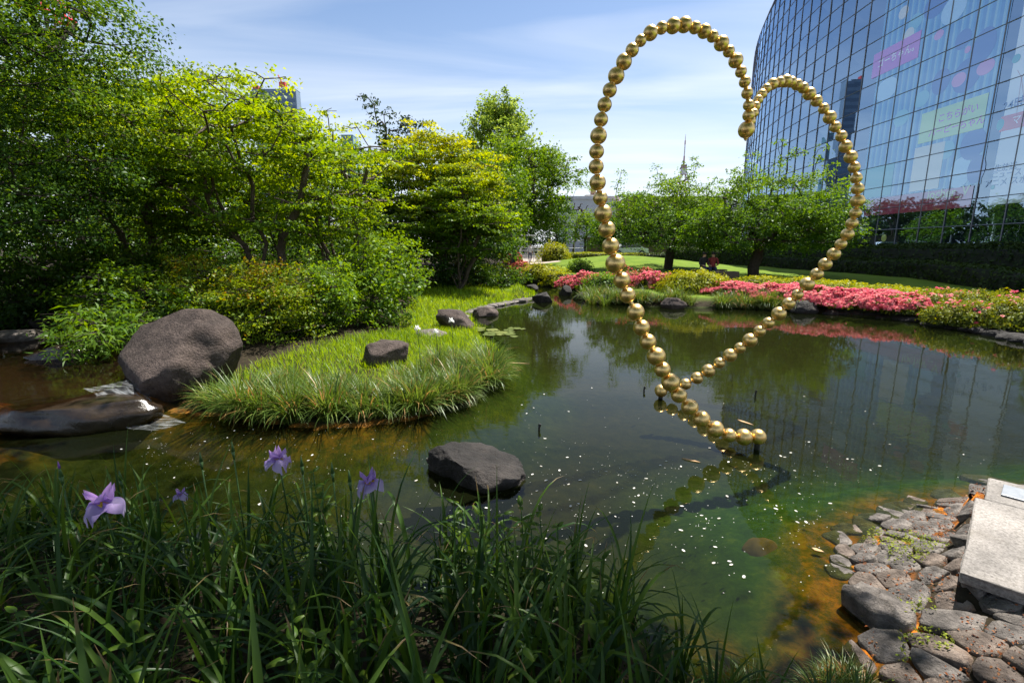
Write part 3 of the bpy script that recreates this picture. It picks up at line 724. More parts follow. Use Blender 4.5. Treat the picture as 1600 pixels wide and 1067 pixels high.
def pads_leaves(rng, pads, per_area, size, thick, clump=9, flat=0.55, droop=0.25, asp=0.55, up=0.9):
    Vs, Rs = [], []
    for (p, r, tilt, hue) in pads:
        nsp = max(3, int(clump * rng.uniform(.7, 1.3)))
        ang = rng.uniform(0, 2 * np.pi, nsp); rad = r * np.sqrt(rng.uniform(0.02, 1, nsp))
        sc = np.stack([np.cos(ang) * rad, np.sin(ang) * rad, rng.normal(0, thick * r * .5, nsp) - droop * (rad / r) ** 2 * r * .5], -1)
        m = max(6, int(per_area * r * r * rng.uniform(.75, 1.25)))
        k = rng.randint(0, nsp, m)
        sub = rng.normal(0, 1, (m, 3)) * np.array([.21, .21, thick * .24]) * r
        local = sc[k] + sub
        C = p + local + np.outer(local[:, 0] * tilt[0] + local[:, 1] * tilt[1], [0, 0, 1])
        outd = unit(local * np.array([1, 1, .2]) + 1e-6) - np.array([0, 0, .25])
        nr = np.tile([0.0, 0, up], (m, 1)) + 0.35 * outd
        Vs.append(leaves_at(rng, C, nr, outd, size, flat, asp))
        Rs.append(np.clip(hue + rng.normal(0, .16, m) + (rng.rand(nsp)[k] - .5) * .25, 0, 1))
    return np.concatenate(Vs), np.concatenate(Rs)

def skeleton(rng, stems, pads, step=0.45, tip_r=0.008, expo=2.2, bow=0.12, minz=0.0, trunk_r=None):
    pos = []; par = []
    for st in stems:
        prev = -1
        if isinstance(st, tuple): st, prev = st
        for p in st:
            pos.append(np.array(p, float)); par.append(prev); prev = len(pos) - 1
    top = np.array([s if not isinstance(s, tuple) else s[0] for s in stems][0][-1], float)
    order = sorted(range(len(pads)), key=lambda i: np.linalg.norm(pads[i][0] - top))
    tips = []
    for i in order:
        p = pads[i][0]
        A = np.array(pos); d = p - A; dist = np.linalg.norm(d, axis=1)
        cost = dist + 0.9 * np.maximum(0, A[:, 2] - p[2] + 0.15 * dist) + 100 * (A[:, 2] < minz)
        j = int(np.argmin(cost)); a = A[j]; L = dist[j]
        n = max(2, int(L / step)); perp = rng.normal(0, 1, 3) * L * .06
        prev = j
        for k in range(1, n + 1):
            t = k / n
            q = a + (p - a) * t + perp * math.sin(t * math.pi) + np.array([0, 0, bow * L * math.sin(t * math.pi)]) + rng.normal(0, .018 * L ** .5, 3) * (t < 1)
            pos.append(q); par.append(prev); prev = len(pos) - 1
        tips.append(prev)
        # twigs spreading through the pad
        r = pads[i][1]
        for _ in range(3):
            ang = rng.uniform(0, 2 * np.pi); q = p + np.array([math.cos(ang), math.sin(ang), .12]) * r * .75
            pos.append((p + q) / 2 + rng.normal(0, .05 * r, 3)); par.append(prev); pos.append(q); par.append(len(pos) - 2)
    n = len(pos); acc = np.zeros(n); haskid = np.zeros(n, bool)
    for i in range(n - 1, -1, -1):
        if acc[i] == 0: acc[i] = tip_r ** expo
        if par[i] >= 0: acc[par[i]] += acc[i]
    rad = acc ** (1 / expo)
    if trunk_r:
        pw = math.log(trunk_r / tip_r) / math.log(rad.max() / tip_r); rad = tip_r * (rad / tip_r) ** pw
    return np.array(pos), np.array(par), rad

def tubes(name, pos, par, rad, seg=6):
    idx = np.where(par >= 0)[0]
    a, b = pos[par[idx]], pos[idx]; ra, rb = rad[par[idx]], rad[idx]
    ra = np.minimum(ra, rb * 1.6 + .004)
    d = unit(b - a); ref = np.where(np.abs(d[:, 2:3]) > .9, np.array([[1.0, 0, 0]]), np.array([[0, 0, 1.0]]))
    u = unit(np.cross(d, ref)); w = np.cross(d, u)
    th = np.arange(seg + 1) * 2 * np.pi / seg
    ring = np.cos(th)[None, :, None] * u[:, None] + np.sin(th)[None, :, None] * w[:, None]
    A = (a - d * ra[:, None] * .3)[:, None] + ring * ra[:, None, None]; B = (b + d * rb[:, None] * .3)[:, None] + ring * rb[:, None, None]
    return gridmesh(name, np.stack([A, B], 1))

def crown_pads(rng, c, R, n, pr, shell=0.55, hue=0.5, hue_top=0.25, minz=-1, irregular=0.25, seed=1, flat_bottom=True, cut=None):
    out = []; c = np.array(c, float); R = np.array(R, float); tries = 0
    while len(out) < n and tries < n * 40:
        tries += 1
        d = unit(rng.normal(0, 1, 3)); rr = rng.uniform(shell, 1.0) ** .8
        k = 1 + irregular * float(vnoise(d[None] * 1.7, seed)[0])
        p = c + d * R * rr * k
        if p[2] < minz: continue
        if cut is not None and not cut(p): continue
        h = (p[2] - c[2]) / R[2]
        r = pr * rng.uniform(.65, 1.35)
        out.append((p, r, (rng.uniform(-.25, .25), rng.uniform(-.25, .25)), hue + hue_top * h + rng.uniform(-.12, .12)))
    return out

def make_tree(name, label, base, stems, pads, leaf_m, bark_m, per_area, size, thick=.35, seed=1, trunk_r=.12, minz=0.5, clump=9, flat=.55, droop=.25, asp=.55, cat='tree', group=None, step=.45, tip_r=.008, bow=.12):
    rng = np.random.RandomState(seed)
    root = empty(name, base); B = np.array(base, float)
    pos, par, rad = skeleton(rng, stems, pads, step, tip_r, 2.2, bow, minz, trunk_r)
    link('trunk', tubes('trunk', pos - B, par, rad), root, bark_m)
    V, R = pads_leaves(rng, pads, per_area, size, thick, clump, flat, droop, asp)
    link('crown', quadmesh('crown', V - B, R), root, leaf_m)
    tag(root, label, cat, group)
    return root
def stem(base, top, n=6, wob=.08, seed=0):
    rng = np.random.RandomState(seed + 50); b, t = np.array(base, float), np.array(top, float)
    L = np.linalg.norm(t - b); P = []
    for k in range(n + 1):
        f = k / n; P.append(b + (t - b) * f + rng.normal(0, wob * L * .25, 3) * math.sin(f * math.pi) * np.array([1, 1, .3]))
    return P
rs = np.random.RandomState
TOTAL = {}

# big evergreen on the left edge
b = (-9.6, 8.6, gz(-9.6, 8.6))
pd = crown_pads(rs(1), (-9.9, 8.7, 5.6), (3.3, 3.0, 4.6), 230, .75, .45, .42, .35, minz=1.6, seed=2)
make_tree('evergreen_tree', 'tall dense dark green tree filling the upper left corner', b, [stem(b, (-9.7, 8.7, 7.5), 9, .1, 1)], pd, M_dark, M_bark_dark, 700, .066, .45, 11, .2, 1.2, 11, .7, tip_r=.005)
# understorey trees behind it, deep in shade
b = (-13.2, 10.5, gz(-13.2, 10.5))
pd = crown_pads(rs(2), (-13.4, 10.8, 4.2), (3.4, 2.6, 4.4), 110, .85, .4, .35, .25, minz=1.0, seed=3)
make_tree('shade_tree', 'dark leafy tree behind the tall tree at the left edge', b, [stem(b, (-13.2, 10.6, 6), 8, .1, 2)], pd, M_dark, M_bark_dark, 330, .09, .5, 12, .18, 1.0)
# spreading maples of the left bank
def maple(nm, label, bx, by, ctr, R, npad, pr, leafm, seed, hue=.45, hue_top=.3, per=560, size=.078, nst=4, trunk_r=.085, thick=.15, minz=1.3, shell=.4, cut=None, spread=.55):
    z = gz(bx, by); b = (bx, by, z); rng = rs(seed); sts = []
    for k in range(nst):
        a = k * 2 * math.pi / nst + rng.uniform(-.5, .5)
        t = (ctr[0] + math.cos(a) * R[0] * spread, ctr[1] + math.sin(a) * R[1] * spread, ctr[2] + R[2] * rng.uniform(-.1, .35))
        st = stem(b, t, 7, .14, seed + k)
        sts.append(st)
    pd = crown_pads(rng, ctr, R, npad, pr, shell, hue, hue_top, minz, .3, seed, cut=cut)
    return make_tree(nm, label, b, sts, pd, leafm, M_bark, per, size, thick, seed, trunk_r, 1.2, 10, .5, .3, .75, bow=.05)
maple('maple_tree', 'broad bright green maple with bare forked stems on the left bank', -6.3, 12.6, (-6.3, 12.6, 4.1), (3.0, 2.4, 2.0), 150, .62, M_maple, 21, minz=2.3, nst=6, trunk_r=.10)
maple('maple_tree', 'bright green maple between the tall dark tree and the forked maple', -9.7, 12.8, (-9.6, 12.6, 4.4), (2.5, 2.2, 2.3), 120, .65, M_maple, 22, hue=.35, minz=1.8)
maple('maple_tree', 'wispy lime maple with thin twigs poking into the sky', -5.6, 15.3, (-5.5, 15.0, 3.9), (2.3, 1.8, 1.9), 85, .5, M_maple, 23, hue=.6, per=430, minz=1.6)
maple('golden_maple', 'golden yellow leaved maple on the left bank behind the grass', -3.0, 23.0, (-3.0, 22.8, 5.0), (3.0, 2.3, 2.5), 150, .66, M_yellow, 24, hue=.35, hue_top=.4, per=430, size=.105, minz=2.0)
maple('maple_tree', 'low layered green maple in front of the golden maple', -2.3, 21.0, (-2.3, 20.9, 3.2), (2.55, 1.7, 1.6), 105, .62, M_maple, 25, hue=.28, hue_top=.3, per=430, size=.098, minz=1.4, trunk_r=.09)
# dark loose tree showing against the sky
b = (-8.2, 30, .8); pd = []
rng = rs(31)
for (px, py, r) in ((568, 152, .7), (585, 165, .9), (600, 178, .9), (590, 195, .8), (608, 205, 1.1), (625, 195, 1.1), (640, 190, .9), (652, 195, .7), (635, 208, 1.0), (600, 222, 1.0), (620, 222, 1.1), (588, 240, 1.2), (605, 245, 1.3), (630, 240, 1.3), (575, 255, 1.2), (612, 268, 1.4), (590, 275, 1.5), (640, 265, 1.3)):
    p = aty(px, py, 30 + rng.uniform(-1, 1)); pd.append((np.array(p), r * .8, (0, 0), rng.uniform(.2, .7)))
make_tree('pine_tree', 'dark sparse tree with a leaning top against the sky behind the maples', b, [stem(b, aty(603, 200, 30), 9, .1, 5)], pd, M_deep, M_bark_dark, 150, .17, .35, 31, .22, 4, 9, .6)
# pale upright ginkgo
b = (-.9, 46, .9); pd = []
rng = rs(32)
for k in range(210):
    t = rng.uniform(0, 1) ** .75; hw = 4.3 * (1 - t ** 3.4) + .6; a = rng.uniform(0, 6.283); rr = rng.uniform(.3, 1) * hw
    pd.append((np.array([-.9 + math.cos(a) * rr, 46 + math.sin(a) * rr, 5 + 9.6 * t + rng.uniform(-.4, .4) - .06 * rr]), rng.uniform(.55, .95), (math.cos(a) * .8, math.sin(a) * .8), rng.uniform(.3, .8)))
make_tree('ginkgo_tree', 'tall pale green upright tree rising behind the golden maple', b, [stem(b, (-.9, 46, 13.2), 14, .03, 6)], pd, M_ginkgo, M_bark, 150, .26, .9, 32, .3, 4, 8, .8, bow=-.05)
# rounded zelkova right of it
b = (.1, 38, .6)
pd = crown_pads(rs(33), (1.0, 38, 6.4), (3.9, 3.2, 3.9), 210, .85, .4, .4, .3, minz=2.0, seed=5)
make_tree('zelkova_tree', 'rounded mid green tree beside the path behind the golden maple', b, [stem(b, (.8, 38, 6.0), 8, .06, 7)], pd, M_green, M_bark, 150, .18, .4, 33, .22, 3)
b = (4.6, 50, .9)
pd = crown_pads(rs(34), (4.4, 50, 4.2), (1.9, 1.8, 2.9), 60, .75, .4, .3, .2, minz=1.5, seed=6)
make_tree('small_tree', 'small drooping dark green tree beyond the path fence', b, [stem(b, (4.4, 50, 5), 6, .06, 8)], pd, M_dark, M_bark_dark, 110, .2, .7, 34, .14, 2)
b = (8.0, 54, 1.2)
pd = crown_pads(rs(35), (8.2, 54, 4.1), (2.2, 2, 2.0), 50, .75, .4, .45, .3, minz=1.8, seed=7)
make_tree('small_tree', 'small bright tree in front of the brown wall, left of the gold beads', b, [stem(b, (8.2, 54, 4.5), 6, .06, 9)], pd, M_green, M_bark_dark, 110, .2, .5, 35, .12, 2)
# bare tree in front of the white building
b = (7.4, 60, 1.2); rng = rs(36); bp = [(np.array(aty(905 + rng.uniform(-14, 14), rng.uniform(318, 345), 60)), .2, (0, 0), .5) for _ in range(14)]
pos, par, rad = skeleton(rng, [stem(b, aty(903, 345, 60), 6, .05, 3)], bp, .6, .03, 2.2, .1, 4, .14)
rt = empty('bare_tree', b); link('trunk', tubes('trunk', pos - np.array(b), par, rad), rt, M_bark); tag(rt, 'leafless thin tree in front of the white building', 'tree')
# the two cherries on the lawn
def cherry(label, px, py, d, crown, seed, lean_to):
    b = onz(px, py, 0); x = (px - 800) / FPX * d * .985; b = (x, d, gz(x, d)); rng = rs(seed)
    (cx, cz, rx, rz) = crown
    pd = []
    for _ in range(210):
        a = rng.uniform(0, 6.283); rr = math.sqrt(rng.uniform(.03, 1)); k = 1 + .25 * float(vnoise(np.array([[math.cos(a) * 1.5, math.sin(a) * 1.5, seed]]), seed)[0])
        top = cz + rz * (1 - rr ** 2) * .9; z = rng.uniform(cz - rz * (.50 + .18 * rr), top)
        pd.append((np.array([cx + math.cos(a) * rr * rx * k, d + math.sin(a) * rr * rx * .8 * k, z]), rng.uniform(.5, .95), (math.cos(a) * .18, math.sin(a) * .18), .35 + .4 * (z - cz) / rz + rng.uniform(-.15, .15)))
    for _ in range(10):       # sprigs that stand clear of the top
        a = rng.uniform(0, 6.283); rr = rng.uniform(.2, .9)
        pd.append((np.array([cx + math.cos(a) * rr * rx, d + math.sin(a) * rr * rx * .7, cz + rz * rng.uniform(1.0, 1.35) * (1 - .4 * rr ** 2)]), .38, (0, 0), .6))
    sts = [stem(b, (b[0] + lean_to[0], d, b[2] + 2.0), 4, .1, seed), (stem((b[0] + .25, d, b[2] + 1.5), (cx + rx * .45, d + .5, cz), 6, .12, seed + 3), 2), (stem((b[0] - .1, d, b[2] + 1.7), (cx - rx * .4, d - .6, cz), 6, .12, seed + 5), 3)]
    return make_tree('cherry_tree', label, b, sts, pd, M_cherry, M_bark_dark, 300, .13, .5, seed, .27, 1.6, 9, .5, .3, .5, bow=.03, tip_r=.006)
cherry('spreading green tree with a thick dark trunk on the lawn', 1045, 425, 30, (9.3, 3.9, 4.2, 2.6), 41, (.2, 0))
cherry('spreading green tree with a slim trunk right of the thick trunked one', 1180, 432, 25, (13.1, 3.8, 3.7, 2.5), 42, (.15, 0))
# trees that close the view behind the maples
for k, (x, y, h, r, m, lab) in enumerate(((-13.5, 19, 7.0, 3.2, M_green, 'mid green tree deep behind the left maples'), (-8.5, 22, 6.4, 3.2, M_dark, 'dark tree in the gap between the left maples'), (-3.6, 25, 6.6, 3.2, M_dark, 'dark tree behind the golden maple'),
                                         (-18.5, 16, 8.0, 3.6, M_dark, 'dark tree at the far left behind the shade tree'), (-16.0, 22, 9.0, 4.0, M_dark, 'tall dark tree behind the gap left of the maples'), (-23, 18, 9.5, 4.0, M_dark, 'tall dark tree farthest back at the left edge'), (-2.0, 31, 7.0, 3.0, M_green, 'green tree between the golden maple and the pale upright tree'))):
    z = gz(x, y); pd = crown_pads(rs(60 + k), (x, y, z + h * .55), (r * 1.1, r * .8, h * .5), 140, .85, .45, .35, .3, minz=.9, seed=k + 11)
    make_tree('woodland_tree', lab, (x, y, z), [stem((x, y, z), (x, y, z + h * .6), 7, .08, k)], pd, m, M_bark_dark, 210, .15, .45, 60 + k, .16, 1.0)
for k, (x, y, h, r, lab) in enumerate(((-12.0, 15.2, 2.8, 1.9, 'dark undergrowth bush behind the left maple stems'), (-8.8, 16.2, 2.8, 1.9, 'dark undergrowth bush between the maple stems'), (-6.0, 17.6, 2.8, 1.9, 'dark undergrowth bush right of the forked maple stems'),
                                     (-15.5, 13.5, 3.0, 2.0, 'dark undergrowth bush at the left edge behind the stream'), (-4.2, 20.5, 2.6, 1.8, 'dark undergrowth bush left of the golden maple trunk'))):
    z = gz(x, y); pd = crown_pads(rs(90 + k), (x, y, z + h * .45), (r, r * .7, h * .5), 42, .6, .5, .3, .3, minz=z + .1, seed=k + 31)
    make_tree('undergrowth_bush', lab, (x, y, z), [stem((x, y, z), (x, y, z + h * .5), 4, .08, k)], pd, M_dark, M_bark_dark, 300, .10, .5, 90 + k, .07, 0.3, cat='bush')
# far wood mirrored in the glass
rng = rs(71); Vs, Rs = [], []
for k in range(46):
    x = -75 + k * 1.75 + rng.uniform(-1, 1); y = 66 + rng.uniform(0, 16) + max(0, -x - 20) * .15; h = rng.uniform(6.5, 10.5)
    pd = crown_pads(rng, (x, y, h * .55), (3.4, 3.0, h * .5), 26, 1.3, .5, .35, .3, minz=.8, seed=k)
    V, Rr = pads_leaves(rng, pd, 42, .42, .5, 7, .6); Vs.append(V); Rs.append(Rr)
tag(link('far_wood', quadmesh('far_wood', np.concatenate(Vs), np.concatenate(Rs)), None, M_deep), 'distant mass of dark green trees beyond the garden', 'trees', kind='stuff')
# the tree the photographer stands under: trunk behind the camera, boughs overhead
b = (-3.4, -2.6, .4); pd = []; rng = rs(81)
while len(pd) < 430:
    gx, gy, z = rng.uniform(-6.2, 4.6), rng.uniform(-5.5, 4.9), rng.uniform(4.8, 9.6)
    t = (z - .5) / SUN_DIR.z; x, y = gx + SUN_DIR.x * t, gy + SUN_DIR.y * t
    if y > 0 and math.degrees(math.atan2(z - .55 - CAM_H, math.hypot(x, y))) < 31: continue
    if gy > 2.5 - .32 * max(0, min(gx - 1.0, 1.0)) + .25 * math.sin(gx * 1.9) + 1.1 * max(0, min(-gx - 1.2, 2.1)): continue
    if gx > 1.6 and gy > 1.3: continue
    if float(vnoise(np.array([[gx * .8, gy * .8, 3.3]]), 8)[0]) > .62: continue
    pd.append((np.array([x, y, z]), rng.uniform(.5, .85), (0, 0), rng.uniform(.2, .7)))
for _ in range(400):
    gx, gy, z = rng.uniform(1.2, 4.4), rng.uniform(.2, 2.0), rng.uniform(7.4, 9.8)
    if gx > 1.6 and gy > 1.3: continue
    t = (z - .3) / SUN_DIR.z; x, y = gx + SUN_DIR.x * t, gy + SUN_DIR.y * t
    if math.degrees(math.atan2(z - .55 - CAM_H, math.hypot(x, y))) > 31 and len(pd) < 500: pd.append((np.array([x, y, z]), rng.uniform(.5, .8), (0, 0), rng.uniform(.2, .7)))
make_tree('overhanging_tree', 'leafy tree standing behind the viewer and shading the iris bank', b, [stem(b, (-2.4, -1.2, 5.2), 7, .08, 9)], pd, M_green, M_bark, 230, .13, .35, 81, .24, 3.5, 10, .5)
# ------------------------------------------------------------------ shrubs and hedges
def dome_points(rng, n, R, lump=.22, seed=0, low=-.15, shell=(.80, 1.04), freq=2.2):
    d = unit(rng.normal(0, 1, (int(n * 1.9), 3))); d = d[d[:, 2] > low][:n]
    k = 1 + lump * vnoise(d * freq, seed) + lump * .5 * vnoise(d * freq * 2.3, seed + 9)
    rr = rng.uniform(shell[0], shell[1], len(d)) * k
    return d * np.array(R) * rr[:, None], d, k
def shrub(name, label, c, R, n, leaf_m, size, seed, cat='shrub', group=None, lump=.32, bloom=None, nbloom=0, bsize=.06, bmask=0.0, asp=.5, flat=.6, stems=True, hue=.5):
    rng = rs(seed); root = empty(name, c)
    P, d, k = dome_points(rng, n, R, lump, seed, -.1, (.62, 1.05))
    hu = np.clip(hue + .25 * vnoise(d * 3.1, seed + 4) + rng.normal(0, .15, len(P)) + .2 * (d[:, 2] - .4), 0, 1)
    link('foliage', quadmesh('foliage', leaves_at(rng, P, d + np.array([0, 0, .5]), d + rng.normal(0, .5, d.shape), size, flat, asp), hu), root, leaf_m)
    # solid dark core added to block the view through the leaves
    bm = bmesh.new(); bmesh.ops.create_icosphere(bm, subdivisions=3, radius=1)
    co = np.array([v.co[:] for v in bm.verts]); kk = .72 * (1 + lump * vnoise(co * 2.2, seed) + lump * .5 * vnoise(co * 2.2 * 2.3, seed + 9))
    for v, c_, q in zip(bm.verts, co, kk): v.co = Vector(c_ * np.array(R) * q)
    bm_obj('filler_core', bm, M_core, root, smooth=True)
    if bloom is not None:
        P2, d2, k2 = dome_points(rng, nbloom * 3, np.array(R) * 1.03, lump, seed, .05, (.97, 1.06))
        keep = (vnoise(d2 * 2.7, seed + 21) + .35 * rng.uniform(-1, 1, len(d2)) + .5 * (d2[:, 2] - .4)) > bmask
        P2, d2 = P2[keep][:nbloom], d2[keep][:nbloom]; m = len(P2)
        # each blossom: three overlapping petals
        Vs = []
        for q in range(3):
            Vs.append(leaves_at(rng, P2 + rng.normal(0, bsize * .2, P2.shape), d2 + np.array([0, 0, .4]), d2 + rng.normal(0, .7, d2.shape), bsize, .45, .95))
        link('blossom', quadmesh('blossom', np.concatenate(Vs), np.tile(rng.rand(m), 3)), root, bloom)
    if stems:
        bm = bmesh.new()
        for _ in range(5):
            a = rng.uniform(0, 6.28); e = Vector((math.cos(a) * R[0] * .5, math.sin(a) * R[1] * .5, R[2] * .4))
            tube_bm(bm, (e.x * .1, e.y * .1, -.25), e, .018, .01, 5)
        bm_obj('stem', bm, M_bark_dark, root)
    tag(root, label, cat, group); return root
def sh_at(px, py, y, R, *a, dz=0.0, **k):
    p = aty(px, py, y); return shrub(a[0], a[1], (p.x, y, gz(p.x, y) + dz), R, *a[2:], **k)
# left bank
def wild(px, y, R, name, label, n, leaf_m, size, seed, pr=.42, per=700, hue=.5, cat='shrub', asp=.55, dz=0.0):
    p = aty(px, 430, y); z = gz(p.x, y); pd = crown_pads(rs(seed), (p.x, y, z + R[2] * .42), (R[0], R[1], R[2] * .6), n, pr, .35, hue, .28, z + .08, .45, seed)
    return make_tree(name, label, (p.x, y, z), [stem((p.x, y, z), (p.x, y, z + R[2] * .5), 4, .1, seed)], pd, leaf_m, M_bark_dark, per, size, .45, seed, .05, .1, 8, .6, .25, asp, cat=cat, step=.25, tip_r=.004)
wild(578, 12.3, (1.2, 1.0, 2.2), 'bush', 'tall loose bush with broad leaves at the left edge of the bright grass', 75, M_green, .10, 101, .42, 420, .55, 'bush')
wild(606, 16.0, (1.2, 1.0, 2.3), 'bush', 'green bush between the broad leaved bush and the golden maple', 60, M_green, .10, 102, .45, 380, .6, 'bush')
wild(788, 23.2, (1.1, .9, 1.4), 'bush', 'dark bush at the far end of the bright grass beside the channel', 40, M_dark, .11, 103, .42, 330, .4, 'bush')
wild(725, 22.6, (1.9, 1.0, 1.5), 'bush', 'dark bush under the layered maple at the end of the grass', 55, M_dark, .11, 104, .45, 330, .35, 'bush')
wild(402, 9.7, (1.25, .9, 1.5), 'shrub', 'yellow green shrub behind the big boulder, right of its top', 85, M_shrub, .062, 105, .36, 1000, .62)
wild(312, 10.2, (1.15, .9, 1.45), 'shrub', 'yellow green shrub directly behind the big boulder', 80, M_shrub, .062, 106, .36, 1000, .55)
wild(482, 10.5, (1.0, .85, 1.7), 'shrub', 'loose green shrub between the boulder shrubs and the broad leaved bush', 75, M_green, .07, 107, .36, 850, .6)
wild(215, 9.6, (1.15, .9, 1.35), 'shrub', 'dark green shrub up to the left of the big boulder', 75, M_green, .075, 108, .38, 750, .35)
wild(135, 8.0, (.85, .7, 1.0), 'bamboo_grass', 'leafy bamboo grass clump between the stream and the big boulder', 42, M_green, .15, 109, .3, 420, .45, 'plant', .2)
wild(60, 11.0, (1.7, 1.0, 1.6), 'shrub', 'dark shrub behind the stream at the left edge', 75, M_dark, .085, 110, .42, 560, .25)
wild(150, 11.6, (1.5, 1.0, 1.9), 'shrub', 'dark shrub in the shade above the bamboo grass', 75, M_dark, .085, 111, .42, 560, .35)
wild(265, 12.0, (1.3, .9, 1.9), 'shrub', 'tall shaded shrub under the left maple', 70, M_dark, .085, 112, .42, 560, .45)
# far bank: left of the beads
def bank(px, py, y, R, nm, lab, n, m, size, seed, **k): return sh_at(px, py, y, R, nm, lab, n, m, size, seed, **k)
bank(812, 425, 29, (1.0, .9, .55), 'azalea', 'small rust red azalea at the path edge left of the lawn', 2200, M_azalea, .11, 121, bloom=M_coral, nbloom=700, bsize=.1, cat='azalea')
bank(803, 398, 41, (.8, .8, .8), 'azalea', 'rusty azalea beside the walking person on the path', 2000, M_azalea, .13, 122, bloom=M_coral, nbloom=700, bsize=.12, cat='azalea')
bank(845, 425, 27.5, (1.3, .9, .75), 'shrub', 'lime green shrub above the flat rock at the channel end', 2800, M_lime, .11, 123)
bank(872, 428, 26.5, (.9, .8, .7), 'shrub', 'small lime shrub right of the flat rock', 2000, M_lime, .1, 124)
bank(868, 398, 43, (1.5, 1.2, 1.6), 'shrub', 'rounded lime shrub beside the path at the lawn corner', 3000, M_lime, .14, 125)
bank(908, 434, 23.5, (1.0, .7, .62), 'azalea', 'low pink azalea left of the bead strand above the channel rocks', 2600, M_azalea, .09, 126, bloom=M_pink, nbloom=1200, bsize=.08, cat='azalea', bmask=-.1)
bank(905, 418, 29, (.8, .7, .75), 'shrub', 'small round clipped shrub on the lawn edge behind the low azalea', 2000, M_green, .1, 127)
bank(945, 445, 21, (1.0, .8, .7), 'shrub', 'dark green shrub behind the bead strand on the far bank', 2600, M_green, .1, 128)
bank(985, 437, 22, (1.2, .8, .65), 'azalea', 'reddish green azalea right of the bead strand on the far bank', 2800, M_azalea, .1, 129, bloom=M_coral, nbloom=350, bsize=.09, cat='azalea', bmask=.2)
bank(1022, 442, 20.5, (.95, .7, .62), 'azalea', 'small pink azalea left of the big lime shrub', 2600, M_azalea, .09, 130, bloom=M_pink, nbloom=800, bsize=.08, cat='azalea', bmask=0)
bank(1085, 445, 19.4, (1.5, 1.0, .92), 'shrub', 'big lime green mounded shrub on the far bank between pink azaleas', 8000, M_lime, .09, 131)
# the pink hedge of the right bank and the lime shrubs behind it
az = [(1140, 463, 18.6, 1.0, .50, 900), (1185, 462, 18.0, 1.1, .54, 1500), (1235, 466, 17.2, 1.15, .55, 1900), (1285, 468, 16.5, 1.15, .56, 1900), (1335, 472, 15.8, 1.1, .55, 1800), (1385, 478, 15.1, 1.05, .52, 1500), (1425, 484, 14.4, .85, .48, 700)]
azl = ['pink azalea nearest the big lime shrub in the far bank row', 'second pink azalea along the bank from the big lime shrub', 'third pink azalea along the bank, left of the dark bank rock', 'pink azalea above the dark bank rock', 'pink azalea right of the dark bank rock', 'pink azalea second from the right end of the pink row', 'pink azalea at the right end of the pink row']
for k, (px, py, y, rx, rz, nb) in enumerate(az):
    bank(px, py, y, (rx, .85, rz * .8), 'azalea', azl[k], 4200, M_azalea, .075, 140 + k, bloom=M_pink, nbloom=int(nb * 1.05), bsize=.075, cat='azalea', group='pink azaleas along the far bank', bmask=.08)
lm_ = [(1190, 444, 20.6, 1.4, .52), (1250, 448, 19.6, 1.5, .54), (1310, 452, 18.6, 1.5, .54), (1370, 458, 17.6, 1.4, .5), (1425, 463, 16.6, 1.3, .5)]
lml = ['lime clipped shrub behind the second pink azalea', 'lime clipped shrub behind the third pink azalea', 'lime clipped shrub behind the middle of the pink row', 'lime clipped shrub behind the right half of the pink row', 'lime clipped shrub behind the right end of the pink row']
for k, (px, py, y, rx, rz) in enumerate(lm_):
    bank(px, py, y, (rx, .8, rz), 'shrub', lml[k], 3500, M_lime, .085, 160 + k, lump=.15, group='lime shrubs behind the azaleas')
gl = [(1470, 486, 14.4, 1.2, .60), (1520, 490, 13.8, 1.2, .64), (1570, 496, 13.2, 1.2, .66), (1625, 500, 12.6, 1.3, .68), (1500, 505, 12.9, .9, .5), (1560, 515, 12.2, .95, .55), (1610, 525, 11.6, .9, .55)]
gll = ['olive green azalea just right of the pink row', 'olive green azalea with few pink flowers, second right of the pink row', 'olive green azalea near the right edge of the far bank', 'olive green azalea at the right edge of the far bank', 'low olive azalea at the waterline right of the pink row', 'low olive azalea at the waterline near the right edge', 'low olive azalea at the waterline at the right edge']
for k, (px, py, y, rx, rz) in enumerate(gl):
    bank(px, py, y, (rx, .85, rz), 'azalea', gll[k], 5200, M_azalea, .07, 170 + k, bloom=M_pink, nbloom=[160, 60, 40, 30, 40, 50, 10][k], bsize=.075, cat='azalea', bmask=.55, hue=.6, group='olive azaleas of the right bank')
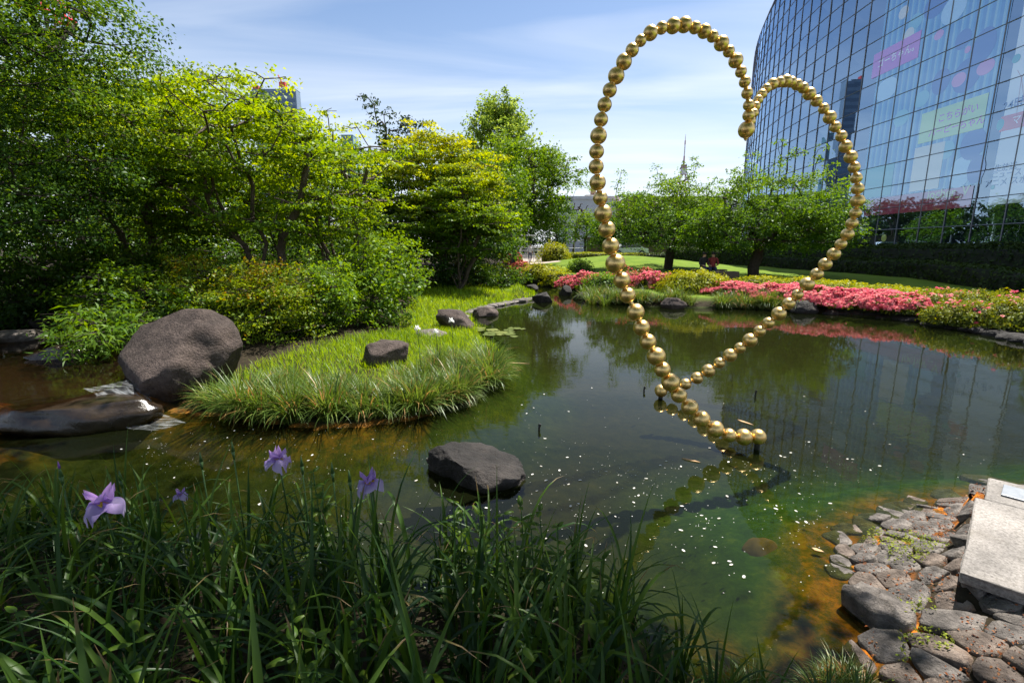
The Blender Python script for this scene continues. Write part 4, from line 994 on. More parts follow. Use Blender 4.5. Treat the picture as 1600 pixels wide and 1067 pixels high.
# low planting at the waterline of the far bank
def hedge(name, label, pts, w, h, n, leaf_m, size, seed, zf=None):
    rng = rs(seed); P = np.array(pts, float); seg = np.linalg.norm(np.diff(P, axis=0), axis=1); cum = np.concatenate([[0], np.cumsum(seg)])
    root = empty(name, (pts[0][0], pts[0][1], 0)); O = np.array([pts[0][0], pts[0][1], 0])
    def at(s):
        i = np.clip(np.searchsorted(cum, s) - 1, 0, len(seg) - 1); t = (s - cum[i]) / seg[i]
        p = P[i] + (P[i + 1] - P[i]) * t[:, None]; d = unit(P[i + 1] - P[i]); return p, np.stack([-d[:, 1], d[:, 0]], -1)
    s = rng.uniform(0, cum[-1], n); p, nn = at(s)
    a = rng.uniform(-1.75, 1.75, n)                      # over the rounded top from side to side
    X = np.clip(np.sin(a) * 1.25, -1, 1) * w / 2; Zt = np.where(np.abs(a) < .9, 1.0, np.clip(1 - (np.abs(a) - .9) / .85, 0, 1)) * h
    lump = 1 + .12 * vnoise(np.stack([s * .9, a * 1.5, np.zeros(n)], -1), seed) + rng.uniform(-.14, .03, n)
    gzv = terrain(p[:, 0], p[:, 1])[0]
    C = np.stack([p[:, 0] + nn[:, 0] * X * lump, p[:, 1] + nn[:, 1] * X * lump, gzv + Zt * lump], -1)
    nr = np.stack([nn[:, 0] * np.sin(a), nn[:, 1] * np.sin(a), np.cos(a) + .3], -1)
    link('foliage', quadmesh('foliage', leaves_at(rng, C - O, nr, nr, size, .6, .5), np.clip(.5 + .25 * vnoise(C * .8, seed) + rng.normal(0, .18, n), 0, 1)), root, leaf_m)
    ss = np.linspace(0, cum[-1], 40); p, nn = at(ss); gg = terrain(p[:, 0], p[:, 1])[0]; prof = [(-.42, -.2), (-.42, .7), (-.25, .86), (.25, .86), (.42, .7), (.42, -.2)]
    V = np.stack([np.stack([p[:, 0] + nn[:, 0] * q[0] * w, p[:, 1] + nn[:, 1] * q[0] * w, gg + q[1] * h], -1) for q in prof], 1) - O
    link('filler_core', gridmesh('filler_core', V[None]), root, M_core)  # dark core added so the hedge cannot be seen through
    tag(root, label, 'hedge'); return root
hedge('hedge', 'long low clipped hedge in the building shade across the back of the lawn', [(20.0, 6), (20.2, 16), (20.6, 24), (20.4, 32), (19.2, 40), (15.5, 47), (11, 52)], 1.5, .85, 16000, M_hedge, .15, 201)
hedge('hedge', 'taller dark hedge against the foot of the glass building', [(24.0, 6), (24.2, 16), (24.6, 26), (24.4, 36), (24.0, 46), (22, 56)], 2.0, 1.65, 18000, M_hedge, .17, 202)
hedge('hedge', 'yellow green clipped hedge along the back crest of the lawn', [(3.6, 46.5), (7, 48.5), (11, 50.0), (15, 49)], 1.3, .75, 6000, M_lime, .15, 203)
hedge('hedge', 'dark hedge between the two lawn trees at the back', [(14, 44), (17, 42), (19.2, 38)], 1.4, 1.2, 5000, M_hedge, .16, 204)

# ------------------------------------------------------------------ blades: grass, sedge, iris
def blade_arr(rng, n, base, length, width, lean, rows=4, az=None, cols=2, curl=1.0, fold=0.0):
    """n arching blades -> (n, rows, cols, 3); lean (n,) is the final bend in radians"""
    az = rng.uniform(0, 6.283, n) if az is None else az
    t = np.linspace(0, 1, rows)[None, :]
    ang = lean[:, None] * (t ** curl)
    ds = length[:, None] / (rows - 1)
    r = np.concatenate([np.zeros((n, 1)), np.cumsum(np.sin(ang[:, 1:]) * ds, 1)], 1)
    z = np.concatenate([np.zeros((n, 1)), np.cumsum(np.cos(ang[:, 1:]) * ds, 1)], 1)
    cx, sx = np.cos(az)[:, None], np.sin(az)[:, None]
    C = np.stack([r * cx, r * sx, z], -1) + base[:, None, :]
    wd = width[:, None] * np.clip(np.minimum(1.0, (1 - t) * 2.6) * (.7 + .3 * np.minimum(1, t * 4)), .02, 1)
    side = np.stack([-sx, cx, np.zeros_like(cx)], -1)
    out = []
    for q in np.linspace(-.5, .5, cols):
        P = C + side * (wd * q)[..., None]
        if fold: P = P + np.stack([-np.cos(ang) * cx, -np.cos(ang) * sx, np.sin(ang)], -1) * ((abs(q) * 2) * fold * wd)[..., None]
        out.append(P)
    return np.stack(out, 2)
# bright grass of the left bank
rng = rs(301); n = 150000
xs = rng.uniform(-6.2, 1.1, n); ys = rng.uniform(5.9, 25.5, n); keep = rng.rand(n) < np.clip(9.5 / ys, .2, 1) ** 1.6
xs, ys = xs[keep], ys[keep]; Z, S = terrain(xs, ys)
lim = -1.75 - (ys - 6) * .14 - .4 * np.sin(ys * 1.3)          # shrubs begin here
lim = np.where(ys < 12, np.maximum(-6.0, -2.2 - (12 - ys) * .42), -2.5 - .13 * (ys - 12))
k = (S + .3 * np.sin(xs * 3.1) * np.sin(ys * 2.3) + .4 * rng.rand(len(ys)) > np.where(ys < 8.3, 1.0, .15)) & (S < 4.2) & (xs > lim - .5 * rng.rand(len(xs))) & (line_d(STREAM, xs, ys) > 1.0)
xs, ys, Z = xs[k], ys[k], Z[k]; n = len(xs)
sc = np.clip(ys / 11, .8, 1.7)
V = blade_arr(rng, n, np.stack([xs, ys, Z - .02], -1), rng.uniform(.09, .22, n) * sc ** .4, rng.uniform(.008, .013, n) * sc, rng.uniform(.2, 1.2, n), 3)
tag(link('grass', gridmesh('grass', V, np.clip(.5 + .3 * vnoise(np.stack([xs, ys, Z], -1) * .8, 5) + rng.normal(0, .2, n), 0, 1)), None, M_grass), 'bright green grass covering the left bank', 'grass', kind='stuff')
# sedge clumps round the tip of the bank
def sedge_mesh(seed, nb=150, L=(.35, .66), W=(.007, .015), lean=(.5, 2.4), spread=.13):
    rng = rs(seed); a = rng.uniform(0, 6.283, nb); r = spread * np.sqrt(rng.rand(nb))
    base = np.stack([np.cos(a) * r, np.sin(a) * r, -.03 * np.ones(nb)], -1)
    ln = rng.uniform(*lean, nb)
    V = blade_arr(rng, nb, base, rng.uniform(*L, nb), rng.uniform(*W, nb), ln, 6, a + rng.normal(0, .5, nb))
    h = np.clip(rng.normal(.5, .2, nb), 0, .86)
    rn = np.tile(h[:, None, None], (1, 6, 2)) + (np.array([0, 0, 0, 0, .06, .2])[None, :, None] * (rng.rand(nb) < .35)[:, None, None])
    dry = rng.rand(nb) < .08; rn[dry] = .93
    return gridmesh('blades', V, np.clip(rn, 0, 1))
sed = [sedge_mesh(400 + k) for k in range(6)]
for me in sed: me.materials.append(M_sedge)
def sedge(x, y, sc, k, label, group, rz):
    r_ = empty('sedge_clump', (x, y, max(gz(x, y), -.02)), rz); r_.scale = (sc,) * 3
    o = bpy.data.objects.new('blades', sed[k % 6]); COL.objects.link(o); o.parent = r_
    tag(r_, label, 'sedge', group)
rng = rs(410); edge = [(-4.0, 6.15), (-3.4, 5.85), (-3.0, 5.75), (-2.5, 5.65), (-2.1, 5.65), (-1.6, 5.8), (-1.2, 5.95), (-.8, 6.3), (-.55, 6.75), (-.4, 7.3), (-.42, 7.9), (-.5, 8.6)]
pts = []
for (x0, y0), (x1, y1) in zip(edge[:-1], edge[1:]):
    for _ in range(3):
        t = rng.rand(); pts.append((x0 + (x1 - x0) * t + rng.normal(0, .06), y0 + (y1 - y0) * t + rng.normal(0, .06), rng.uniform(.85, 1.25)))
for _ in range(190):
    x, y = rng.uniform(-4.2, -.4), rng.uniform(5.8, 8.3)
    if .25 < poly_sd(POND, np.array([x]), np.array([y]))[0] < 1.15 and not (-5 < x < -3.6 and y > 6.6) and not (-2.75 < x < -1.7 and y > 7.3): pts.append((x, y, rng.uniform(.55, .85)))
for k, (x, y, s) in enumerate(pts):
    sedge(x, y, s, k, 'arching sedge clump among many on the tip of the left bank', 'sedge clumps round the tip of the left bank', rng.uniform(0, 6.28))
rng = rs(411)
fe = np.array([(10.6, 15.3), (9.6, 16.0), (7.9, 16.95), (5.9, 17.15), (4.6, 17.6), (3.5, 19.2), (3.3, 21.0)])
for k in range(62):
    i = rng.randint(1, 6); q = fe[i] + (fe[i + 1] - fe[i]) * rng.rand() if i < 5 else fe[5] + (fe[6] - fe[5]) * rng.rand(); p = Vector((q[0], q[1], 0))
    sedge(p.x + rng.uniform(-.1, .1), p.y + rng.uniform(-.05, .6), rng.uniform(.8, 1.3), k, 'low grassy clump along the far waterline between the bead strands', 'grass clumps along the far waterline', rng.uniform(0, 6.28))
for k, (px, py) in enumerate(((925, 470), (935, 466), (945, 472), (955, 468), (915, 464), (940, 460))):
    p = onz(px, py, .1); sedge(p.x, p.y, 1.35, k, 'tall water grass tuft by the rocks left of the bead strand', 'water grass tufts by the channel rocks', rng.uniform(0, 6.28))

# foreground iris bank
def iris_leaf_mesh(seed):
    rng = rs(seed); V = blade_arr(rng, 1, np.zeros((1, 3)), np.array([rng.uniform(.75, 1.12)]), np.array([rng.uniform(.018, .029)]), np.array([rng.choice([.4, 1.1, 1.7, 2.1, 2.4, 2.7])]) + rng.uniform(-.15, .15, 1), 11, np.array([0.0]), 3, rng.uniform(1.3, 2.2), .22)
    rn = np.full((1, 11, 3), rng.uniform(.05, .84)); rn[:, 9:] = 1.0 if rng.rand() < .45 else rn[0, 0, 0]
    me = gridmesh('leaf', V, rn); me.materials.append(M_iris); return me
irl = [iris_leaf_mesh(500 + k) for k in range(18)]
rng = rs(520); ip = []
for _ in range(4000):
    x, y = rng.uniform(-3.6, 1.35), rng.uniform(.75, 3.2)
    s = poly_sd(POND, np.array([x]), np.array([y]))[0]
    if s < -.12 or (x > .7 and y > 2.0): continue
    if any((x - a) ** 2 + (y - b) ** 2 < .027 for a, b in ip): continue
    ip.append((x, y))
    if len(ip) >= 165: break
for (x, y) in ip:
    d = math.hypot(x, y); z = gz(x, y)
    hmax = CAM_H - .46 * y
    r_ = empty('iris_plant', (x, y, z - .02), rng.uniform(0, 6.28)); small = x > .55
    sc = (.62 if small else .9) * rng.uniform(.85, 1.1); sc = min(sc, max(.45, (hmax - z) / .85)); r_.scale = (sc,) * 3
    for k in range(rng.randint(9, 14)):
        o = bpy.data.objects.new('leaf', irl[rng.randint(18)]); COL.objects.link(o); o.parent = r_
        o.location = (rng.normal(0, .035), rng.normal(0, .035), 0); o.rotation_euler = (rng.normal(0, .07), rng.normal(0, .07), rng.uniform(0, 6.28))
        q = rng.uniform(.8, 1.1); o.scale = (rng.uniform(.75, 1.05), rng.uniform(.75, 1.1), q)
    if small: tag(r_, 'short iris tuft at the water edge near the right end of the bank', 'iris', 'iris tufts at the right end of the bank')
    else: tag(r_, 'leafy iris clump among many filling the shaded foreground bank', 'iris', 'iris clumps of the foreground bank')
def petal(L, W, seed, droop, rows=9, cols=7, ruffle=.03):
    rng = rs(seed); t = np.linspace(0, 1, rows)[:, None]; s = np.linspace(-1, 1, cols)[None, :]
    w = W * np.sin(np.clip(t * 1.12, 0, 1) ** .75 * math.pi * .93) ** .7 + .004
    ang = droop[0] + (droop[1] - droop[0]) * t; ds = L / (rows - 1)
    r = np.cumsum(np.cos(ang) * ds, 0) - np.cos(ang[0]) * ds; z = np.cumsum(np.sin(ang) * ds, 0) - np.sin(ang[0]) * ds
    X = r + 0 * s; Y = s * w * .5; Z = z + ruffle * t * np.sin(s * 5 + rng.uniform(0, 6)) * .6 - .25 * w * s ** 2
    return gridmesh('petal', np.stack([X, Y, Z], -1)[None], np.clip(np.where((t < .3) & (np.abs(s) < .45), .08, .42 + .42 * t) + .09 * rng.randn(1, cols), .05, 1)[None])
falls = [petal(.085, .085, 530 + k, (.45, -1.3), ruffle=.05) for k in range(3)]; stds = [petal(.06, .05, 540 + k, (1.1, .6)) for k in range(3)]
for me in falls: me.materials.append(M_violet)
for me in stds: me.materials.append(M_purple)
falls_w = [m.copy() for m in falls]; stds_w = [m.copy() for m in stds]
for m in falls_w + stds_w: m.materials.clear(); m.materials.append(M_white)
M_stem = plain('flower_stem', (.05, .11, .03), 0.5, var=.2)
def iris_flower(label, top, base, fl, st, rz, sc=1.0, tilt=(0, 0)):
    r_ = empty('iris_flower', base); d = Vector(top) - Vector(base)
    bm = bmesh.new(); m = Vector(base) * 0; bend = Vector((d.x * .35, d.y * .35, d.z * .55))
    tube_bm(bm, m, bend, .0055, .005, 6); tube_bm(bm, bend, d, .005, .0045, 6); tube_bm(bm, d - d.normalized() * .05 * sc, d, .009, .006, 6)
    bm_obj('stem', bm, M_stem, r_, smooth=True)
    for k in range(3):
        for arr, off in ((fl, 0), (st, 1.05)):
            o = bpy.data.objects.new('petal', arr[k]); COL.objects.link(o); o.parent = r_; o.location = d; o.scale = (sc,) * 3
            o.rotation_euler = (tilt[0], tilt[1], rz + k * 2.094 + off)
    tag(r_, label, 'flower'); return r_
def fl_at(px, py, y, label, rz, sc=1.0, white=False, tilt=(0, 0)):
    p = aty(px, py, y); bx, by = p.x + .03, y + .02
    return iris_flower(label, tuple(p), (bx, by, gz(bx, by)), falls_w if white else falls, stds_w if white else stds, rz, sc, tilt)
fl_at(160, 783, 2.15, 'large violet iris flower at the lower left', .4, 1.35, tilt=(0, .15))
fl_at(435, 716, 2.75, 'violet iris flower standing highest over the stream', 1.2, 1.2, tilt=(.15, 0))
fl_at(577, 752, 2.55, 'pale violet iris flower left of the rock in the pond', 2.4, 1.2)
fl_at(282, 772, 2.6, 'small violet iris flower half hidden among the foreground leaves', 1.9, .6)
fl_at(652, 512, 7.6, 'white iris flower leftmost of three on the sedge tip', .5, .75, True)
fl_at(681, 517, 7.4, 'white iris flower low in the middle of three on the sedge tip', 1.4, .7, True)
fl_at(705, 500, 7.8, 'white iris flower highest of three on the sedge tip', 2.0, .75, True)
def bud(label, px, py, y, colr=True):
    p = aty(px, py, y); b = (p.x + .02, y, gz(p.x, y)); r_ = empty('iris_bud', b); d = Vector(p) - Vector(b)
    bm = bmesh.new(); tube_bm(bm, (0, 0, 0), d * .93, .005, .0045, 6); bm_obj('stem', bm, M_stem, r_, smooth=True)
    bm = bmesh.new(); a = d * .86
    tube_bm(bm, a, a + (d - a) * .45, .005, .011, 8); tube_bm(bm, a + (d - a) * .45, d, .011, .002, 8); bm_obj('bud', bm, M_stem, r_, smooth=True)
    if colr:
        bm = bmesh.new(); tube_bm(bm, d * .985, d + d.normalized() * .028, .007, .001, 8); bm_obj('petal_tip', bm, M_purple, r_, smooth=True)
    tag(r_, label, 'flower bud', 'iris buds over the foreground leaves')
for (px, py, y, c, lab) in ((92, 728, 2.4, True, 'violet tipped iris bud at the far left'), (518, 722, 2.6, False, 'green iris bud beside the pale violet flower'), (545, 735, 2.5, False, 'green iris bud just left of the pale violet flower'), (470, 712, 2.7, False, 'green iris bud right of the highest violet flower'),
                       (312, 706, 2.8, False, 'tall green iris bud over the stream'), (362, 690, 2.9, False, 'tallest green iris bud over the stream'), (186, 735, 2.5, False, 'green iris bud above the large violet flower')):
    bud(lab, px, py, y, c)
# broad leaved weeds among the irises
def weed_leaf(seed):
    rng = rs(seed); me = petal(.10 * rng.uniform(.8, 1.2), .045, seed, (.5, -.5), 6, 5, .006); me.materials.append(M_weed); return me
wl_ = [weed_leaf(560 + k) for k in range(4)]
def weed(x, y, h, seed, label, group, red=False):
    rng = rs(seed); z = gz(x, y); r_ = empty('leafy_weed', (x, y, z), rng.uniform(0, 6.28)); bm = bmesh.new(); tube_bm(bm, (0, 0, 0), (h * .08, 0, h), .005, .003, 5)
    bm_obj('stem', bm, M_stem, r_)
    nn = int(h / .075)
    for k in range(2, nn + 1):
        for s in (0, 1):
            o = bpy.data.objects.new('leaf', wl_[rng.randint(4)]); COL.objects.link(o); o.parent = r_; f = k / nn
            o.location = (h * .08 * f, 0, h * f); o.rotation_euler = (rng.normal(0, .15), rng.normal(0, .2) - .2, k * 1.57 + s * 3.14); q = rng.uniform(.6, 1.0) * (1 - .35 * f ** 3); o.scale = (q, q, q)
    tag(r_, label, 'weed', group)
rng = rs(570)
for k, (px, py, y) in enumerate(((505, 740, 2.45), (490, 765, 2.4), (830, 790, 2.35), (860, 800, 2.3), (800, 800, 2.4), (880, 815, 2.25), (760, 800, 2.5), (905, 830, 2.15), (700, 780, 2.6), (845, 830, 2.1), (720, 800, 2.4), (930, 880, 1.9), (450, 930, 1.55), (180, 980, 1.4), (560, 960, 1.5), (940, 985, 1.5), (880, 1010, 1.4), (40, 960, 1.45), (480, 1010, 1.3), (800, 1020, 1.3))):
    p = aty(px, py, y); h = max(.25, p.z - gz(p.x, y))
    weed(p.x, y, h, 570 + k, ['bright leafy weed left of the pale violet iris', 'broad leaved weed among the foreground irises'][k > 1], ['bright weeds by the pale iris', 'broad leaved weeds among the irises'][k > 1])
# low undergrowth below them
rng = rs(590); n = 15000; xs, ys = rng.uniform(-4.6, 1.6, n), rng.uniform(.55, 3.5, n); Z, S = terrain(xs, ys); k = (S > -.05); xs, ys, Z = xs[k], ys[k], Z[k]; n = len(xs)
hh = rng.uniform(.02, .13, n)
C = np.stack([xs, ys, Z + hh], -1)
V = leaves_at(rng, C, np.tile([0, 0, 1.0], (n, 1)), rng.normal(0, 1, (n, 3)), .04, .6, .35)
tag(link('undergrowth', quadmesh('undergrowth', V, np.clip(rng.normal(.15, .2, n), 0, 1)), None, M_weed), 'low leafy undergrowth below the foreground irises', 'undergrowth', kind='stuff')
# ------------------------------------------------------------------ rocks
def rock_mesh(seed, R, sub=4, cuts=7, rough=.10, sharp=.78, flat_top=None, face=None):
    rng = rs(seed); bm = bmesh.new(); bmesh.ops.create_icosphere(bm, subdivisions=sub, radius=1)
    co = np.array([v.co[:] for v in bm.verts])
    co = co * (1 + .22 * fbm(co * 1.1, seed, 3)[:, None])
    for _ in range(cuts):                                  # chisel flat faces
        n = unit(rng.normal(0, 1, 3)); h = rng.uniform(sharp - .15, sharp + .12)
        if flat_top is not None and _ == 0: n = unit(np.array(flat_top[:3])); h = flat_top[3] if len(flat_top) > 3 else .55
        if face is not None and _ == 1: n = unit(np.array(face[:3])); h = face[3]
        d = co @ n - h; co = co - np.outer(np.maximum(d, 0) * .92, n)
    co = co + unit(co) * (rough * .45 * fbm(co * 4.5, seed + 3, 4)[:, None])
    co = co * np.array(R)
    for v, c in zip(bm.verts, co): v.co = Vector(c)
    me = bpy.data.meshes.new('rock'); bm.to_mesh(me); bm.free(); me.shade_smooth(); return me
def rock(name, label, c, R, seed, mat=None, rz=0.0, tilt=(0, 0), group=None, sub=4, **k):
    o = link(name, rock_mesh(seed, R, sub, **k), None, mat or M_rock)
    o.location = c; o.rotation_euler = (tilt[0], tilt[1], rz); tag(o, label, 'rock', group); return o
p = onz(280, 600, .1)
rock('boulder', 'big smooth brown boulder between the stream and the sedge tip', (-4.80, 6.75, .44), (.86, .72, .74), 601, M_boulder, R_(-8), (R_(14), R_(-10)), sub=5, cuts=8, rough=.06, sharp=.84, flat_top=(-.12, -.45, .9))
rock('pond_rock', 'dark rock standing alone in the pond left of the gold beads', tuple(onz(742, 745, 0) + Vector((0, .1, .02))), (.58, .40, .34), 602, M_rock, R_(0), (0, 0), sub=5, cuts=9, rough=.14, sharp=.8, flat_top=(.40, .05, .9, .36), face=(-.80, -.60, -.12, .5))
rock('rock', 'brown rock lying in the grass behind the sedge', tuple(onz(600, 558, .32) + Vector((0, .15, 0))), (.44, .36, .28), 603, M_boulder, .4, sub=4, cuts=6)
rock('rock', 'large tilted dark rock at the bend of the grassy bank', tuple(onz(710, 515, .05) + Vector((0, .3, .15))), (.55, .42, .34), 604, M_boulder, .3, (0, R_(18)), cuts=8)
rock('rock', 'low grey rock just left of the tilted rock at the bank', tuple(onz(668, 525, .08)), (.42, .26, .16), 605, M_stone, .2, cuts=6)
rock('rock', 'brown rock on the bank edge beyond the tilted rock', tuple(onz(757, 490, .06)), (.45, .34, .24), 606, M_boulder, .8, cuts=8)
rock('rock', 'pointed rock in the water at the end of the grassy bank', tuple(onz(848, 472, 0) + Vector((0, 0, .12))), (.42, .34, .36), 607, M_rock, .5, cuts=9, sharp=.7)
rock('rock', 'pointed rock behind it at the mouth of the channel', tuple(onz(884, 461, 0) + Vector((0, 0, .1))), (.46, .36, .34), 608, M_rock, 1.5, cuts=9, sharp=.7)
rock('rock', 'small dark rock at the channel edge above the grassy bank', tuple(onz(832, 454, 0) + Vector((0, 0, .1))), (.5, .3, .26), 609, M_rock, 2.0, cuts=8)
rock('rock', 'long flat rock across the end of the channel', tuple(onz(856, 443, .1) + Vector((0, 0, .15))), (1.15, .6, .26), 610, M_stone, .1, cuts=8, flat_top=(0, 0, 1))
rock('rock', 'dark rock among water grass right of the channel mouth', tuple(onz(912, 468, 0) + Vector((0, .1, .08))), (.42, .34, .22), 611, M_rock, .1, cuts=8)
rock('rock', 'dark rock beside the bead strand at the water grass', tuple(onz(942, 473, 0) + Vector((0, .1, .08))), (.44, .3, .24), 612, M_rock, 1.0, cuts=8)
rock('rock', 'squared brown rock at the far waterline between the bead strands', tuple(onz(1052, 482, 0) + Vector((0, .1, .14))), (.42, .3, .27), 613, M_boulder, .1, cuts=9, sharp=.7)
rock('rock', 'dark bank rock under the pink azaleas', tuple(onz(1258, 489, 0) + Vector((0, .1, .12))), (.5, .35, .28), 614, M_rock, .3, cuts=8)
rock('rock', 'grey brown rock below the pink azalea nearest the lime shrub', tuple(onz(1170, 482, 0) + Vector((0, .15, .1))), (.38, .3, .26), 615, M_boulder, .9, cuts=8)
rng = rs(620)
for k in range(16):
    t = k / 15; px = 1305 + t * 330; py = 491 + (t ** 1.5) * 50; q = onz(px, py, 0)
    rock('edge_stone', 'low dark edging stone at the right bank waterline', (q.x, q.y + .12, .02), (.36, .24, .14), 621 + k, M_rock, rng.uniform(-.4, .2), group='edging stones of the right bank', sub=3, cuts=6)
for k in range(13):
    t = k / 12; px = 728 + t * 102; py = 497 - 28 * t ** .55; q = onz(px, py, 0)
    rock('edge_stone', 'thin pale edging stone along the grassy bank', (q.x - .05, q.y, .03), (.30, .16, .09), 641 + k, M_stone, rng.uniform(0, 1.2), group='edging stones of the grassy bank', sub=3, cuts=6)
# stream side
rock('ledge_rock', 'wet dark rock ledge with the stream spilling past it', (-5.35, 5.55, .10), (1.02, .48, .36), 660, M_wet, R_(8), cuts=9, flat_top=(0, 0, 1), sharp=.75)
rock('rock', 'flat grey rock in the stream at the left edge', tuple(onz(18, 525, .42)), (.62, .42, .17), 661, M_stone, .3, cuts=6, flat_top=(0, 0, 1))
rock('rock', 'grey rock behind the flat one at the left edge', tuple(onz(28, 490, .55)), (.7, .5, .32), 662, M_rock, .9, cuts=8)
rock('rock', 'small dark rock in the stream below the bamboo grass', tuple(onz(88, 556, .36)), (.45, .3, .2), 663, M_wet, .2, cuts=8)
rock('rock', 'dark wet rock at the foot of the bamboo grass', tuple(onz(70, 500, .5)), (.3, .26, .22), 664, M_rock, .2, cuts=8)
rock('rock', 'small wet stone in the spill beside the boulder', (-4.62, 5.82, .06), (.2, .16, .16), 665, M_wet, .5, cuts=6, sub=3)
rock('rock', 'orange brown sunken rock showing through the water near the stones', tuple(onz(1192, 862, -.12)), (.16, .13, .1), 666, plain('sunken_rock', (.16, .09, .03), .8, var=.4), .4, cuts=4, sub=3)
# spilling water
def foam_mat():
    m, ns, ls = new_mat('white_water'); gg = N(ns, 'ShaderNodeNewGeometry'); mp = N(ns, 'ShaderNodeMapping'); mp.inputs['Rotation'].default_value = (0, 0, R_(25)); mp.inputs['Scale'].default_value = (.35, 1.6, .35); ls.new(gg.outputs['Position'], mp.inputs[0]); n = pos_noise(ns, ls, 14, 4, .6, mp.outputs[0])
    r = ramp(ns, [(.46, G(.02, .02, .02)), (.78, G(.36, .36, .36))]); ls.new(n.outputs['Fac'], r.inputs[0])
    a = N(ns, 'ShaderNodeBsdfTransparent'); d = N(ns, 'ShaderNodeBsdfPrincipled'); d.inputs['Base Color'].default_value = (.8, .84, .88, 1); d.inputs['Roughness'].default_value = .25
    mx = N(ns, 'ShaderNodeMixShader'); ls.new(r.outputs[0], mx.inputs[0]); ls.new(a.outputs[0], mx.inputs[1]); ls.new(d.outputs[0], mx.inputs[2])
    o = N(ns, 'ShaderNodeOutputMaterial'); ls.new(mx.outputs[0], o.inputs[0]); return m
M_foam = foam_mat()
rows = []
for k, (c, hw, z) in enumerate((((-5.2, 6.05), .28, .37), ((-5.0, 5.95), .26, .34), ((-4.86, 5.86), .24, .22), ((-4.76, 5.78), .22, .08), ((-4.62, 5.68), .24, .035), ((-4.35, 5.55), .22, .018), ((-4.05, 5.45), .16, .012))):
    rows.append([(c[0] + s * hw * .55, c[1] + s * hw * .85, z + .006 * math.sin(k * 2 + s * 4)) for s in np.linspace(-1, 1, 7)])
fo = link('cascade', gridmesh('cascade', np.array(rows)[None]), None, M_foam); tag(fo, 'small white cascade spilling from the stream into the pond', 'cascade')
# ------------------------------------------------------------------ paved stone shore
slabc = Vector((2.5, 2.40, 0)); sa = Vector((1.21, 1.07, 0)).normalized(); sb = Vector((.72, -.69, 0)).normalized()
def vor_cells(pts, poly):
    cells = []
    for i, p in enumerate(pts):
        c = [np.array(q) for q in poly]
        d2 = ((pts - p) ** 2).sum(1); nb = np.argsort(d2)[1:22]
        for j in nb:
            m = (p + pts[j]) / 2; n = pts[j] - p; out = []
            for k in range(len(c)):
                a, b = c[k], c[(k + 1) % len(c)]; da, db = (a - m) @ n, (b - m) @ n
                if da <= 0: out.append(a)
                if (da < 0) != (db < 0) and da != db: out.append(a + (b - a) * (da / (da - db)))
            c = out
            if len(c) < 3: break
        cells.append(c)
    return cells
shore = empty('stone_shore', (2.6, 2.3, 0)); tag(shore, 'rough stones paving the shore beside the granite slab', 'stone paving', kind='structure')
rng = rs(700); reg = [(1.45, 1.2), (5.4, 1.2), (5.4, 4.3), (1.45, 4.3)]; sp = []
for _ in range(9000):
    q = np.array([rng.uniform(1.45, 5.4), rng.uniform(1.2, 4.25)])
    dmin = rng.choice([.105, .13, .17]) if q[0] < 3.7 else .22
    if all(((q - e) ** 2).sum() > dmin ** 2 for e in sp): sp.append(q)
sp = np.array(sp); big = np.array([2.13, 2.48]); sp = sp * np.array([1, 1]); sp = sp[((sp - big) ** 2).sum(1) > .25 ** 2]; sp = np.vstack([sp, [big]])
SD = poly_sd(POND, sp[:, 0], sp[:, 1])
cells = vor_cells(sp, reg)
def stone_mesh(c, seed, th):
    rng = rs(seed); c = np.array(c); ctr = c.mean(0); m = len(c); P = []
    for i in range(m):                                       # soften corners
        a, b = c[i], c[(i + 1) % m]; P += [a + (b - a) * .14, a + (b - a) * .86]
    P = np.array(P) - ctr; k = len(P); rings = []; tl = rng.normal(0, .10, 2); jr = 1 + rng.normal(0, .035, k)
    for (s, z) in ((.97, -.10), (.97, th * .6), (.91, th * .92), (.66, th * 1.0), (.33, th * 1.03)):
        q = P * (s * jr)[:, None]; zz = z + (q @ tl) * (z > 0) + rng.normal(0, th * .11, k) * (z > 0); rings.append(np.column_stack([q, zz]))
    V = np.vstack(rings + [[[0, 0, th * 1.02]]]); F = []
    for r in range(4):
        for i in range(k): F.append((r * k + i, r * k + (i + 1) % k, (r + 1) * k + (i + 1) % k, (r + 1) * k + i))
    for i in range(k): F.append((4 * k + i, 4 * k + (i + 1) % k, 5 * k))
    return pymesh('stone', V, F, True), ctr
for i, c in enumerate(cells):
    s = SD[i]; q = sp[i]
    if len(c) < 3 or s < -.10 - .06 * rng.rand(): continue
    rel = Vector((q[0], q[1], 0)) - slabc
    if .10 < rel.dot(sa) < 1.56 and .08 < rel.dot(sb) < 1.5: continue     # under the slab
    th = rng.uniform(.016, .034); isbig = np.allclose(q, big)
    if isbig: th = .10
    me, ctr = stone_mesh(c, 710 + i, th); o = link('stone', me, shore, M_stone2 if rng.rand() < .35 else M_stone)
    o.location = (ctr[0] - 2.6, ctr[1] - 2.3, gz(*ctr) - .005)
    gr = Vector((gz(ctr[0] - .08, ctr[1]) - gz(ctr[0] + .08, ctr[1]), gz(ctr[0], ctr[1] - .08) - gz(ctr[0], ctr[1] + .08), .16)).normalized()
    o.rotation_euler = Vector((0, 0, 1)).rotation_difference(gr).to_euler()
    if isbig: o['label'] = 'largest pitted shore stone at the water edge'
